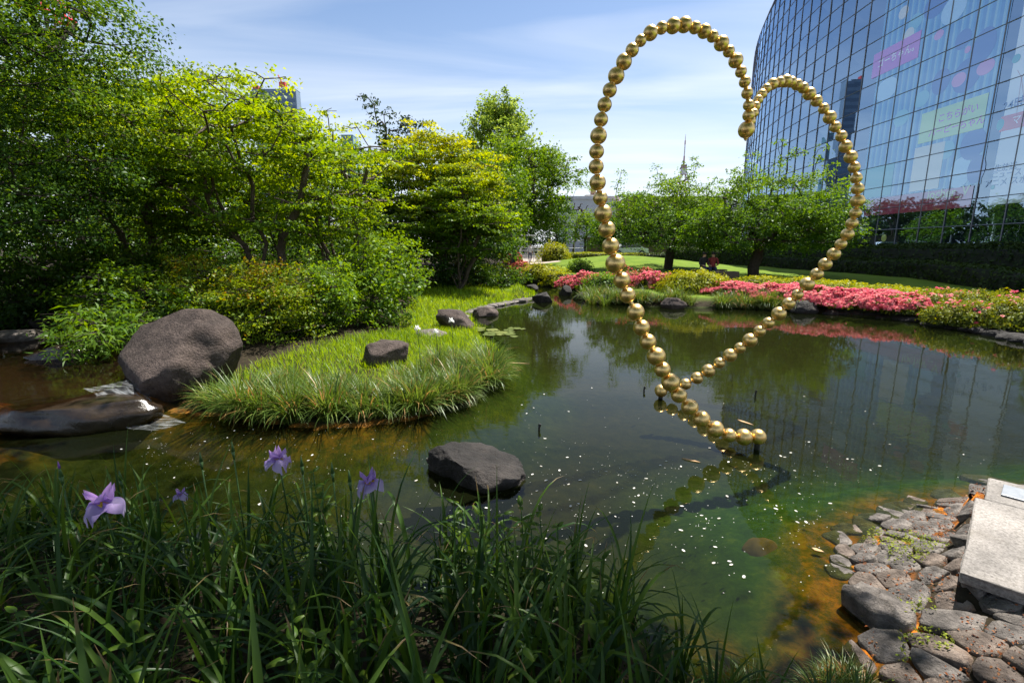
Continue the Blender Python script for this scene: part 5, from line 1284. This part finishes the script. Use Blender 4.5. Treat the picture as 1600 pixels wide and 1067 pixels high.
# moss and dry litter between the stones
rng = rs(780); n = 22000; xs, ys = rng.uniform(1.7, 4.4, n), rng.uniform(1.5, 3.9, n); Z, S = terrain(xs, ys)
mk = fbm(np.stack([xs, ys, 0 * xs], -1) * 2.2, 4, 3); kk = (S > -.02) & (S < 1.2)
def scatter(name, label, cat, mask, mat, size, dz, asp=.6):
    a, b, c = xs[mask], ys[mask], Z[mask]; m = len(a)
    V = leaves_at(rng, np.stack([a, b, c + dz * rng.uniform(.5, 1.3, m)], -1), np.tile([0, 0, 1.0], (m, 1)), rng.normal(0, 1, (m, 3)), size, .5, asp)
    tag(link(name, quadmesh(name, V, rng.rand(m)), None, mat), label, cat, kind='stuff')
M_litter = leaf_mat('dry_litter', [(0, G(.10, .035, .015)), (.6, G(.26, .085, .03)), (1, G(.38, .20, .10))], .1, .02)
M_moss = leaf_mat('moss', [(0, G(.12, .17, .02)), (1, G(.30, .34, .05))], .3, .02)
scatter('moss', 'pale green moss growing in the stone joints', 'moss', kk & (mk > .32), M_moss, .016, .06)
scatter('leaf_litter', 'rust coloured dry litter lying in the stone joints', 'litter', kk & (mk < .1) & (rng.rand(len(xs)) < .5), M_litter, .014, .028)
rng = rs(790)
for k, (px, py) in enumerate(((1318, 1040), (1290, 1050), (1350, 1055), (1180, 1045), (1150, 1050))):
    p = onz(px, py, .12); r_ = empty('grass_tuft', (p.x, p.y, gz(p.x, p.y)), rng.uniform(0, 6)); r_.scale = (.35,) * 3
    o = bpy.data.objects.new('blades', sed[k]); COL.objects.link(o); o.parent = r_; tag(r_, 'short green grass tuft among the shaded shore stones', 'grass tuft', 'grass tufts among the shaded stones')
# granite slabs
def slab(label, u0, u1, z, th, seed):
    L = u1 - u0; W = 1.6; bm = bmesh.new(); box_bm(bm, (L / 2, W / 2, 0), (L, W, th))
    bmesh.ops.subdivide_edges(bm, edges=bm.edges[:], cuts=5, use_grid_fill=True); r2 = rs(seed)
    for v in bm.verts: v.co += Vector(r2.normal(0, .0035, 3))
    o = bm_obj('granite_slab', bm, M_granite, None, .006, False, 1)
    o.matrix_world = Matrix(((sa.x, sb.x, 0, slabc.x + sa.x * u0), (sa.y, sb.y, 0, slabc.y + sa.y * u0), (0, 0, 1, z), (0, 0, 0, 1)))
    tag(o, label, 'stone slab'); return o
slab('large pale granite slab on the stone shore at the right edge', 0, 1.19, .297, .07, 1)
slab('short granite slab end carrying the plaque', 1.196, 1.66, .298, .07, 2)
pc = slabc + sa * 1.44 + sb * .155
pq = box('plaque', (pc.x, pc.y, .340), (.23, .17, .012), M_plaque, None, .003, math.atan2(sa.y, sa.x)); tag(pq, 'small blue grey metal plaque set on the granite slab end', 'plaque')
# ------------------------------------------------------------------ floating things
rng = rs(800); pts = []
for _ in range(5200):
    px, py = rng.uniform(150, 1560), rng.uniform(600, 930) ** 1.0
    dens = math.exp(-((px - 1010) / 260) ** 2 - ((py - 775) / 70) ** 2) + .9 * math.exp(-((px - 420) / 230) ** 2 - ((py - 705) / 40) ** 2) + .12
    dens *= .35 + 1.1 * float(vnoise(np.array([[px * .012, py * .03, 2.0]]), 3)[0] > -.05)
    if rng.rand() > dens * .7: continue
    q = onz(px, py, 0); pts.append((q.x, q.y))
pts = np.array(pts); sd = poly_sd(POND, pts[:, 0], pts[:, 1]); pts = pts[sd < -.08]; n = len(pts)
C = np.column_stack([pts, np.full(n, .006)])
sz_ = np.where(rng.rand(n) < .12, rng.uniform(.008, .016, n), rng.uniform(.0018, .005, n)) 
ang = rng.uniform(0, 6.28, n); th = np.arange(6) * math.pi / 3
V = C[:, None, :] + np.stack([np.cos(th)[None] * sz_[:, None] * 1.25 * np.cos(ang)[:, None] - np.sin(th)[None] * sz_[:, None] * .7 * np.sin(ang)[:, None], np.cos(th)[None] * sz_[:, None] * 1.25 * np.sin(ang)[:, None] + np.sin(th)[None] * sz_[:, None] * .7 * np.cos(ang)[:, None], np.zeros((n, 6))], -1)
tag(link('floating_petals', quadmesh('floating_petals', V, rng.rand(n), k=6), None, leaf_mat('floating_petal', [(0, G(.42, .40, .36)), (1, G(.74, .73, .70))], .1, .03)), 'pale petals and specks drifting on the pond', 'petals', kind='stuff')
def pad_mesh(seed):
    r2 = rs(seed); k = 18; a = np.linspace(.18, 6.1, k); rr = 1 + r2.normal(0, .02, k)
    V = [(0, 0, 0)] + [(math.cos(t) * q, math.sin(t) * q, .006 * math.sin(3 * t)) for t, q in zip(a, rr)]
    V += [(x, y, z - .006) for x, y, z in V]
    F = [(0, i, i + 1) for i in range(1, k)] + [(k + 1, k + 2 + i, k + 1 + i) for i in range(1, k)] + [(i, i + k + 1, i + k + 2, i + 1) for i in range(1, k)]
    me = pymesh('lily_pad', V, F); at = me.attributes.new('rnd', 'FLOAT', 'POINT'); at.data.foreach_set('value', [r2.rand()] * len(V)); me.materials.append(M_lily); return me
pm = [pad_mesh(810 + k) for k in range(3)]; rng = rs(815)
for k in range(17):
    px = 745 + rng.rand() * 72; py = 512 + rng.rand() * 14; q = onz(px, py, .012)
    o = bpy.data.objects.new('lily_pad', pm[k % 3]); COL.objects.link(o); s = rng.uniform(.09, .17); o.scale = (s, s, 1); o.location = (q.x, q.y, .013 + .0012 * k); o.rotation_euler = (0, 0, rng.uniform(0, 6))
    tag(o, 'lily pad in the patch off the grassy bank', 'lily pad', 'lily pads off the grassy bank')
for k, (px, py, lab) in enumerate(((1006, 612, 'small dark nozzle in the pond left of the bead crossing'), (1180, 618, 'small dark nozzle in the pond right of the bead crossing'), (842, 672, 'small dark nozzle in the pond above the lone rock'))):
    q = onz(px, py, 0); r_ = empty('water_nozzle', (q.x, q.y, -.1)); bm = bmesh.new(); tube_bm(bm, (0, 0, 0), (.004, 0, .15), .012, .012, 8); bm_obj('pipe', bm, M_black, r_)
    bm = bmesh.new(); tube_bm(bm, (.004, 0, .148), (.014, 0, .178), .018, .014, 8); bm_obj('head', bm, M_black, r_); tag(r_, lab, 'nozzle', 'pond nozzles')
def twig(label, a, b, w, col):
    p0, p1 = onz(*a, .008), onz(*b, .008); d = p1 - p0; nrm = Vector((-d.y, d.x, 0)).normalized() * w
    V = [p0, p0 + d * .3 + nrm, p0 + d * .7 + nrm * .8, p1, p0 + d * .7 - nrm * .6, p0 + d * .3 - nrm]; V = [v - p0 for v in V]
    me = pymesh('floating_leaf', V + [v + Vector((0, 0, -.005)) for v in V], [(0, 5, 4, 3, 2, 1), (6, 7, 8, 9, 10, 11)] + [(i, (i + 1) % 6, 6 + (i + 1) % 6, 6 + i) for i in range(6)])
    o = link('floating_leaf', me, None, col); o.location = p0; tag(o, label, 'leaf')
M_dry = plain('dry_leaf', (.42, .26, .13), .7, var=.3)
twig('long tan leaf floating below the bead strand', (1065, 715), (1095, 722), .018, M_dry)
twig('dry yellow leaf floating right of the beads', (1152, 655), (1178, 664), .02, M_dry)
twig('orange leaf floating off the stone shore', (1268, 855), (1288, 862), .018, M_dry)
twig('pale stick floating off the sedge tip', (790, 566), (828, 568), .015, M_dry)
# ------------------------------------------------------------------ gold bead sculpture
sc_root = empty('bead_sculpture', (2.3, 5.6, 0)); tag(sc_root, 'gold bead sculpture forming an open heart over the pond', 'sculpture')
bm = bmesh.new(); bmesh.ops.create_uvsphere(bm, u_segments=28, v_segments=18, radius=1)
for v in bm.verts:                                   # the poles are pulled in slightly where the thread passes
    if abs(v.co.z) > .93: v.co.z *= .97
bead_me = bpy.data.meshes.new('bead'); bm.to_mesh(bead_me); bm.free(); bead_me.shade_smooth(); bead_me.materials.append(M_gold)
so = Vector((2.3, 5.6, 0))
for strand in (BEADS_L, BEADS_R):
    n = len(strand); bmt = bmesh.new()
    for i, (x, y, z, r) in enumerate(strand):
        o = bpy.data.objects.new('bead', bead_me); COL.objects.link(o); o.parent = sc_root; o.location = Vector((x, y, z)) - so
        a = Vector(strand[max(i - 1, 0)][:3]); b = Vector(strand[min(i + 1, n - 1)][:3]); d = b - a
        o.rotation_euler = d.to_track_quat('Z', 'Y').to_euler()
        k = (Vector(strand[min(i + 1, n - 1)][:3]) - Vector((x, y, z))).length if i < n - 1 else 0
        o.scale = (r, r, r * (.98 if i != n - 1 else 1.06))
        if i: tube_bm(bmt, Vector(strand[i - 1][:3]) - so, Vector((x, y, z)) - so, .022, .022, 8)
    bm_obj('thread', bmt, M_gold, sc_root, smooth=True)
pe = Vector(BEADS_L[-1][:3]); bm = bmesh.new()
tube_bm(bm, pe - so - Vector((0, 0, .075)), pe - so - Vector((0, 0, .098)), .028, .016, 10); tube_bm(bm, pe - so - Vector((0, 0, .096)), pe - so - Vector((0, 0, .112)), .018, .006, 10)
bm_obj('pendant_tip', bm, M_gold, sc_root, smooth=True)
for e in (BEADS_L[0], BEADS_R[0]):
    bm = bmesh.new(); q = Vector(e[:3]) - so; tube_bm(bm, (q.x, q.y, -.16), (q.x, q.y, q.z - e[3] * .7), .03, .03, 10); bm_obj('mounting_post', bm, M_black, sc_root)

# ------------------------------------------------------------------ behind the garden
def block(name, label, px0, px1, ytop, d, depth, mat, floors=0, win=None, cat='building', zbase=0.0, cols=0):
    a = aty(px0, ytop, d); b = aty(px1, ytop, d); w = b.x - a.x; h = a.z - zbase
    r_ = empty(name, ((a.x + b.x) / 2, d + depth / 2, zbase)); box('wall', (0, 0, h / 2), (w, depth, h), mat, r_)
    if floors:
        for k in range(floors):
            z = h - (k + .6) * (h / (floors + .6)) * 1.0
            for c_ in range(cols or 1):
                cw = w / (cols or 1); box('window', (-w / 2 + cw * (c_ + .5), -depth / 2 - .03, z), (cw * (.94 if not cols else .55), .12, h / (floors + .6) * .5), win, r_)
    box('parapet', (0, 0, h + .2), (w + .3, depth + .3, .5), mat, r_)
    tag(r_, label, cat); return r_, w, h
M_tower_hazed = plain('hazed_tower_wall', (.20, .27, .36), .5, var=.08, scale=.1); M_tower_win = plain('blue_tower_glass', (.09, .14, .22), .15, spec=.6)  # distance haze is put into the blue of these tower colours
M_teal_glass = plain('teal_glass', (.12, .26, .30), .2, spec=.6)
M_dkglass = plain('dark_glass', (.03, .04, .05), .1, spec=.7)
s1, w1, h1 = block('office_tower', 'blue grey office tower with cranes showing over the maple', 393, 462, 140, 600, 12, M_tower_hazed, 24, M_tower_win)
M_red = plain('crane_red', (.62, .05, .05), .5); M_crane_w = plain('crane_white', (.8, .8, .8), .5)
def crane(label, x, jib, hh):
    r_ = empty('crane', (s1.location.x + x * 2, 610, h1 + .4))
    bm = bmesh.new(); tube_bm(bm, (0, 0, 0), (0, 0, hh), 2.0, 2.0, 4); bm_obj('mast', bm, M_crane_w, r_)
    bm = bmesh.new(); box_bm(bm, (0, 0, hh + 1.2), (6.8, 6, 5.2)); bm_obj('cab', bm, M_red, r_)
    bm = bmesh.new(); tube_bm(bm, (0, 0, hh + 1), (jib[0], 0, hh + jib[1]), .9, .6, 4); bm_obj('jib', bm, M_red, r_); tag(r_, label, 'crane')
crane('red and white crane on the right of the distant tower roof', 3.5, (-5, 12), 6)
crane('small red crane on the left corner of the distant tower roof', -12, (-8, 9), 2)
block('office_tower', 'narrow teal glass tower peeking between the maple and the dark tree', 533, 551, 212, 340, 12, M_teal_glass, 18, M_tower_win)
block('office_block', 'pale roof edge of a building glimpsed over the left maples', 284, 308, 160, 62, 5, M_white_wall, 6, M_tower_win)
wb, ww, wh = block('white_building', 'white building with a few square windows beyond the path trees', 880, 968, 311, 85, 14, M_white_wall)
for dx, dz in ((2.0, -2.5), (3.0, -2.5), (2.0, -3.4), (3.0, -3.4)): box('window', (dx * .9, -7.05, wh + dz), (.5, .12, .55), M_dkglass, wb)
box('roof_plant', (1.2, 0, wh + .9), (2.6, 2, .8), M_concrete, wb); box('chimney', (1.4, 0, wh + 1.9), (.9, .9, 1.4), M_brick, wb)
block('white_building', 'small white building right of the bead strand beyond the trees', 962, 992, 318, 100, 10, M_white_wall, 4, M_dkglass, cols=3)
br, bw_, bh = block('brick_building', 'reddish brown building hidden behind the lawn trees', 985, 1135, 312, 75, 16, M_brick, 4, M_dkglass, cols=8)
block('pale_building', 'pale building glimpsed through the lawn trees', 1090, 1175, 318, 95, 12, M_white_wall, 5, M_dkglass, cols=6)
bwl = aty(915, 374, 58); bwr = aty(1075, 374, 58)
box('retaining_wall', ((bwl.x + bwr.x) / 2, 58.2, 1.6), (bwr.x - bwl.x, .4, 3.4), M_brown_wall).name = 'retaining_wall'
tag(bpy.data.objects['retaining_wall'], 'low brown wall behind the lawn hedge', 'wall')
# broadcast tower
bt = aty(1060, 387, 1450); r_ = empty('broadcast_tower', (bt.x, 1450, 0)); M_tw = plain('tower_white', (.70, .68, .70), .6); M_tr = plain('tower_red', (.50, .30, .32), .6)
zt_ = lambda py: aty(1060, py, 1450).z
bm = bmesh.new()
for sx in (-1, 1):
    for sy in (-1, 1):
        tube_bm(bm, (sx * 38, sy * 38, 0), (sx * 9, sy * 9, zt_(272)), 3.0, 1.4, 4)
for k in range(9):
    f = k / 9; z = zt_(272) * f; w = 38 + (9 - 38) * f
    for a, b in (((-1, -1), (1, -1)), ((1, -1), (1, 1)), ((1, 1), (-1, 1)), ((-1, 1), (-1, -1))): tube_bm(bm, (a[0] * w, a[1] * w, z), (b[0] * w, b[1] * w, z), .9, .9, 4)
bm_obj('lattice_leg', bm, M_tr, r_)
bm = bmesh.new(); tube_bm(bm, (0, 0, zt_(273)), (0, 0, zt_(264)), 8.5, 8.0, 12); bm_obj('lower_deck', bm, M_tw, r_)
bm = bmesh.new(); tube_bm(bm, (0, 0, zt_(264)), (0, 0, zt_(258)), 7.6, 8.0, 12); bm_obj('upper_deck', bm, M_tr, r_)
bm = bmesh.new(); tube_bm(bm, (0, 0, zt_(258)), (0, 0, zt_(244)), 2.6, 2.0, 6); bm_obj('mast', bm, M_tr, r_)
bm = bmesh.new(); tube_bm(bm, (0, 0, zt_(244)), (0, 0, zt_(226)), 1.6, 1.4, 6); bm_obj('mast', bm, M_tw, r_)
bm = bmesh.new(); tube_bm(bm, (0, 0, zt_(226)), (0, 0, zt_(220)), 1.8, 1.6, 6); tube_bm(bm, (0, 0, zt_(220)), (0, 0, zt_(210)), .9, .3, 6); bm_obj('antenna', bm, M_tr, r_)
tag(r_, 'slim red and white broadcast tower on the horizon right of the beads', 'tower')
# red lattice dish glimpsed at the top left
q = aty(66, -6, 14); r_ = empty('red_lattice_ring', tuple(q)); M_vred = plain('vivid_red', (.72, .02, .03), .4); bm = bmesh.new(); k = 28; pr = []
for i in range(k + 1):
    a = -2.2 + 4.0 * i / k; pr.append(Vector((math.cos(a) * .62, math.sin(a) * .5, -.45 - .10 * math.cos(a))))
for a, b in zip(pr[:-1], pr[1:]): tube_bm(bm, a, b, .045, .045, 6)
bm_obj('rim', bm, M_vred, r_, smooth=True); bm = bmesh.new()
for a in pr[::2]: tube_bm(bm, a, (a.x * .3, a.y * .3, .7), .014, .010, 5)
for f in (.3, .6):
    for a, b in zip(pr[:-1], pr[1:]): tube_bm(bm, a.lerp(Vector((a.x * .3, a.y * .3, .7)), f), b.lerp(Vector((b.x * .3, b.y * .3, .7)), f), .010, .010, 5)
bm_obj('lattice', bm, M_vred, r_); bm = bmesh.new(); tube_bm(bm, (0, 0, .7), (0, 0, -q.z), .04, .06, 8); bm_obj('post', bm, M_bark_dark, r_); tag(r_, 'vivid red curved lattice piece glimpsed above the top left tree', 'lattice')
# railing and fence by the path
def fence(name, label, pts, h, post_gap, rails, mat, pr=.03):
    P = [Vector((a, b, gz(a, b))) for a, b in pts]; r_ = empty(name, tuple(P[0])); o0 = P[0]
    for a, b in zip(P[:-1], P[1:]):
        L = (b - a).length; n = max(1, int(L / post_gap))
        for k in range(n + 1):
            p = a.lerp(b, k / n) - o0; bm = bmesh.new(); tube_bm(bm, p, p + Vector((0, 0, h)), pr, pr, 6); bm_obj('post', bm, mat, r_)
        for z in rails:
            bm = bmesh.new(); tube_bm(bm, a - o0 + Vector((0, 0, z)), b - o0 + Vector((0, 0, z)), pr * .8, pr * .8, 6); bm_obj('rail', bm, mat, r_)
    tag(r_, label, 'fence')
fence('railing', 'light grey metal railing across the end of the path', [(1.0, 56), (4.4, 55.5)], 1.5, .45, (.3, .75, 1.2, 1.48), M_rail, .035)
fence('railing', 'light grey railing beyond the lime path shrub', [(5.2, 57), (8.6, 57)], 2.3, .6, (.5, 1.4, 2.25), M_rail, .035)
fence('railing', 'tall grey frame beside the path left of the person', [(.6, 60), (5.6, 60)], 3.0, 1.2, (.4, 1.6, 2.9), M_rail, .05)
M_white_m = plain('white_steel', (.75, .75, .76), .4)
for k, (px, lab) in enumerate(((813, 'white pole at the left side of the path end'), (858, 'slim white pole right of the walking person'))):
    q = aty(px, 400, 52); r_ = empty('pole', (q.x, 52, gz(q.x, 52))); bm = bmesh.new(); tube_bm(bm, (0, 0, 0), (0, 0, 4.2), .12, .10, 10); bm_obj('shaft', bm, M_white_m, r_); bm = bmesh.new(); tube_bm(bm, (0, 0, 4.2), (0, 0, 4.5), .18, .12, 10); bm_obj('cap', bm, M_rail, r_); tag(r_, lab, 'pole')
# small white car behind the hedge
q = aty(983, 395, 54); cr = empty('parked_car', (q.x, 54.5, 0.95 + .2)); M_car = plain('white_paint', (.72, .74, .76), .2, spec=.6); M_tyre = plain('rubber', (.02, .02, .02), .8)
pf = [(-2.05, .35), (-2.0, .75), (-1.35, .9), (-.75, 1.38), (.75, 1.42), (1.5, .95), (2.0, .85), (2.08, .4)]
def extrude(prof, w, inset=0):
    V = [(x, -w / 2, z) for x, z in prof] + [(x, w / 2, z) for x, z in prof]; n = len(prof)
    return V, [tuple(range(n)), tuple(range(2 * n - 1, n - 1, -1))] + [(i, n + i, n + (i + 1) % n, (i + 1) % n) for i in range(n)]
link('body', pymesh('body', *extrude(pf, 1.7)), cr, M_car); link('window', pymesh('window', *extrude([(-1.2, .93), (-.7, 1.32), (.7, 1.35), (1.3, .96)], 1.72)), cr, M_dkglass)
for sx in (-1.25, 1.3):
    for sy in (-.86, .86):
        bm = bmesh.new(); tube_bm(bm, (sx, sy - .09, .33), (sx, sy + .09, .33), .33, .33, 18); w_ = bm_obj('wheel', bm, M_tyre, cr); bm = bmesh.new(); tube_bm(bm, (sx, sy - .1, .33), (sx, sy + .1, .33), .2, .2, 14); bm_obj('rim', bm, M_rail, w_)
tag(cr, 'white car parked behind the lawn hedge', 'car')
# lawn sign
q = onz(1466, 456, .72); r_ = empty('lawn_sign', (q.x, q.y, gz(q.x, q.y))); bm = bmesh.new(); tube_bm(bm, (-.2, 0, 0), (-.2, 0, .22), .012, .012, 6); tube_bm(bm, (.2, 0, 0), (.2, 0, .22), .012, .012, 6); bm_obj('leg', bm, M_rail, r_)
o = box('plate', (0, 0, .27), (.52, .02, .2), M_rail, r_, .004); o.rotation_euler = (R_(-25), 0, 0); tag(r_, 'small grey sign plate standing on the lawn behind the azaleas', 'sign')
# ------------------------------------------------------------------ people
def person_mesh(joints, edges, root):
    me = bpy.data.meshes.new('body'); names = list(joints); me.from_pydata([joints[n][0] for n in names], [], [(names.index(a), names.index(b)) for a, b in edges])
    ob = bpy.data.objects.new('tmp', me); COL.objects.link(ob); sk = ob.modifiers.new('s', 'SKIN'); sb_ = ob.modifiers.new('d', 'SUBSURF'); sb_.levels = 2
    for n, v in zip(names, me.skin_vertices[0].data): v.radius = joints[n][1] if isinstance(joints[n][1], tuple) else (joints[n][1],) * 2; v.use_root = n == root
    bpy.context.view_layer.update(); dg = bpy.context.evaluated_depsgraph_get(); out = bpy.data.meshes.new_from_object(ob.evaluated_get(dg)); bpy.data.objects.remove(ob); out.shade_smooth(); return out
EDG = [('pel', 'spine'), ('spine', 'chest'), ('chest', 'neck'), ('neck', 'head'), ('head', 'crown')] + [(a, b) for s in 'LR' for a, b in (('chest', s + 'sho'), (s + 'sho', s + 'elb'), (s + 'elb', s + 'wri'), (s + 'wri', s + 'han'), ('pel', s + 'hip'), (s + 'hip', s + 'kne'), (s + 'kne', s + 'ank'), (s + 'ank', s + 'toe'))]
M_skin = plain('skin', (.45, .27, .19), .6); M_hair = plain('hair', (.015, .012, .010), .6)
def person(label, loc, rz, J, mats, zones, hairc):
    r_ = empty('person', loc, rz); me = person_mesh(J, EDG, 'pel')
    for m in mats: me.materials.append(m)
    for p in me.polygons: p.material_index = zones(p.center)
    o = link('body', me, r_); bm = bmesh.new(); bmesh.ops.create_uvsphere(bm, u_segments=14, v_segments=10, radius=.112, matrix=Matrix.Translation(hairc) @ Matrix.Diagonal((.95, 1.05, 1, 1)))
    bmesh.ops.delete(bm, geom=[v for v in bm.verts if v.co.z < hairc[2] - .05 and v.co.y < hairc[1] + .02], context='VERTS'); bm_obj('hair', bm, M_hair, r_, smooth=True); tag(r_, label, 'person'); return r_
M_shirt = plain('pale_shirt', (.60, .62, .68), .8); M_navy = plain('navy_trousers', (.03, .04, .09), .8); M_redc = plain('dark_red_top', (.22, .03, .03), .8); M_blk = plain('black_cloth', (.02, .02, .022), .8); M_shoe = plain('shoe', (.05, .04, .04), .6)
J = dict(pel=((0, 0, .93), (.15, .11)), spine=((0, 0, 1.12), (.14, .10)), chest=((0, .01, 1.34), (.17, .11)), neck=((0, 0, 1.5), .055), head=((0, -.02, 1.6), .085), crown=((0, -.01, 1.7), .075))
for s, k in (('L', -1), ('R', 1)):
    J.update({s + 'sho': ((k * .19, .01, 1.42), .06), s + 'elb': ((k * .24, .03 + .05 * k, 1.14), .045), s + 'wri': ((k * .23, -.05 + .08 * k, .9), .035), s + 'han': ((k * .23, -.07 + .08 * k, .81), .035), s + 'hip': ((k * .1, 0, .9), .095), s + 'kne': ((k * .1, -.06 * k, .5), .065), s + 'ank': ((k * .1, .1 * k, .09), .042), s + 'toe': ((k * .1, .1 * k - .15, .04), .04)})
q = aty(828, 411, 47); person('person in a pale shirt and dark trousers walking on the path', (q.x, 47, gz(q.x, 47) + .01), .3, J, [M_shirt, M_navy, M_skin, M_shoe], lambda c: 3 if c.z < .1 else 1 if c.z < .96 and abs(c.x) < .2 else 2 if (c.z > 1.49 or (c.z < 1.1 and abs(c.x) > .2)) else 0, (0, .015, 1.65))
def seated():
    J = dict(pel=((0, 0, .45), (.16, .12)), spine=((0, .0, .63), (.14, .11)), chest=((0, -.03, .84), (.17, .11)), neck=((0, -.05, 1.0), .055), head=((0, -.08, 1.1), .085), crown=((0, -.07, 1.2), .075))
    for s, k in (('L', -1), ('R', 1)):
        J.update({s + 'sho': ((k * .19, -.03, .92), .06), s + 'elb': ((k * .25, -.1, .66), .045), s + 'wri': ((k * .12, -.3, .58), .035), s + 'han': ((k * .08, -.36, .58), .035), s + 'hip': ((k * .1, -.05, .45), .095), s + 'kne': ((k * .12, -.45, .47), .065), s + 'ank': ((k * .12, -.42, .09), .042), s + 'toe': ((k * .12, -.56, .04), .04)})
    return J
d0 = 24.2; q = aty(1105, 420, d0); zb = gz(q.x, d0); zoff = aty(1105, 409, d0).z - 1.28
bench = empty('bench', (q.x + .1, d0 + .1, zb)); bz = max(.05, zoff - zb)
box('seat', (0, 0, bz + .36), (1.7, .45, .06), M_brown_wall, bench, .01)
for sx in (-.7, .7): box('leg', (sx, 0, (bz + .33) / 2), (.08, .38, bz + .33), M_brown_wall, bench)
tag(bench, 'low dark bench under the two seated people', 'bench')
person('seated person in black on the bench by the lawn', (aty(1098, 420, d0).x, d0, zb + bz), .2, seated(), [M_blk, M_navy, M_skin, M_shoe], lambda c: 3 if c.z < .1 else 2 if c.z > .99 or (c.z < .62 and c.z > .53 and c.y < -.2) else 1 if c.z < .52 else 0, (0, -.05, 1.15))
person('seated person in a dark red top on the bench by the lawn', (aty(1113, 420, d0).x, d0, zb + bz), -.3, seated(), [M_redc, M_navy, M_skin, M_shoe], lambda c: 3 if c.z < .1 else 2 if c.z > .99 or (c.z < .62 and c.z > .53 and c.y < -.2) else 1 if c.z < .52 else 0, (0, -.05, 1.15))
q = aty(1133, 428, 22.5); o = box('planter_box', (q.x, 22.5, gz(q.x, 22.5) + .25), (1.1, .5, .55), M_brown_wall, None, .02); tag(o, 'dark wooden box on the lawn edge right of the seated people', 'box')
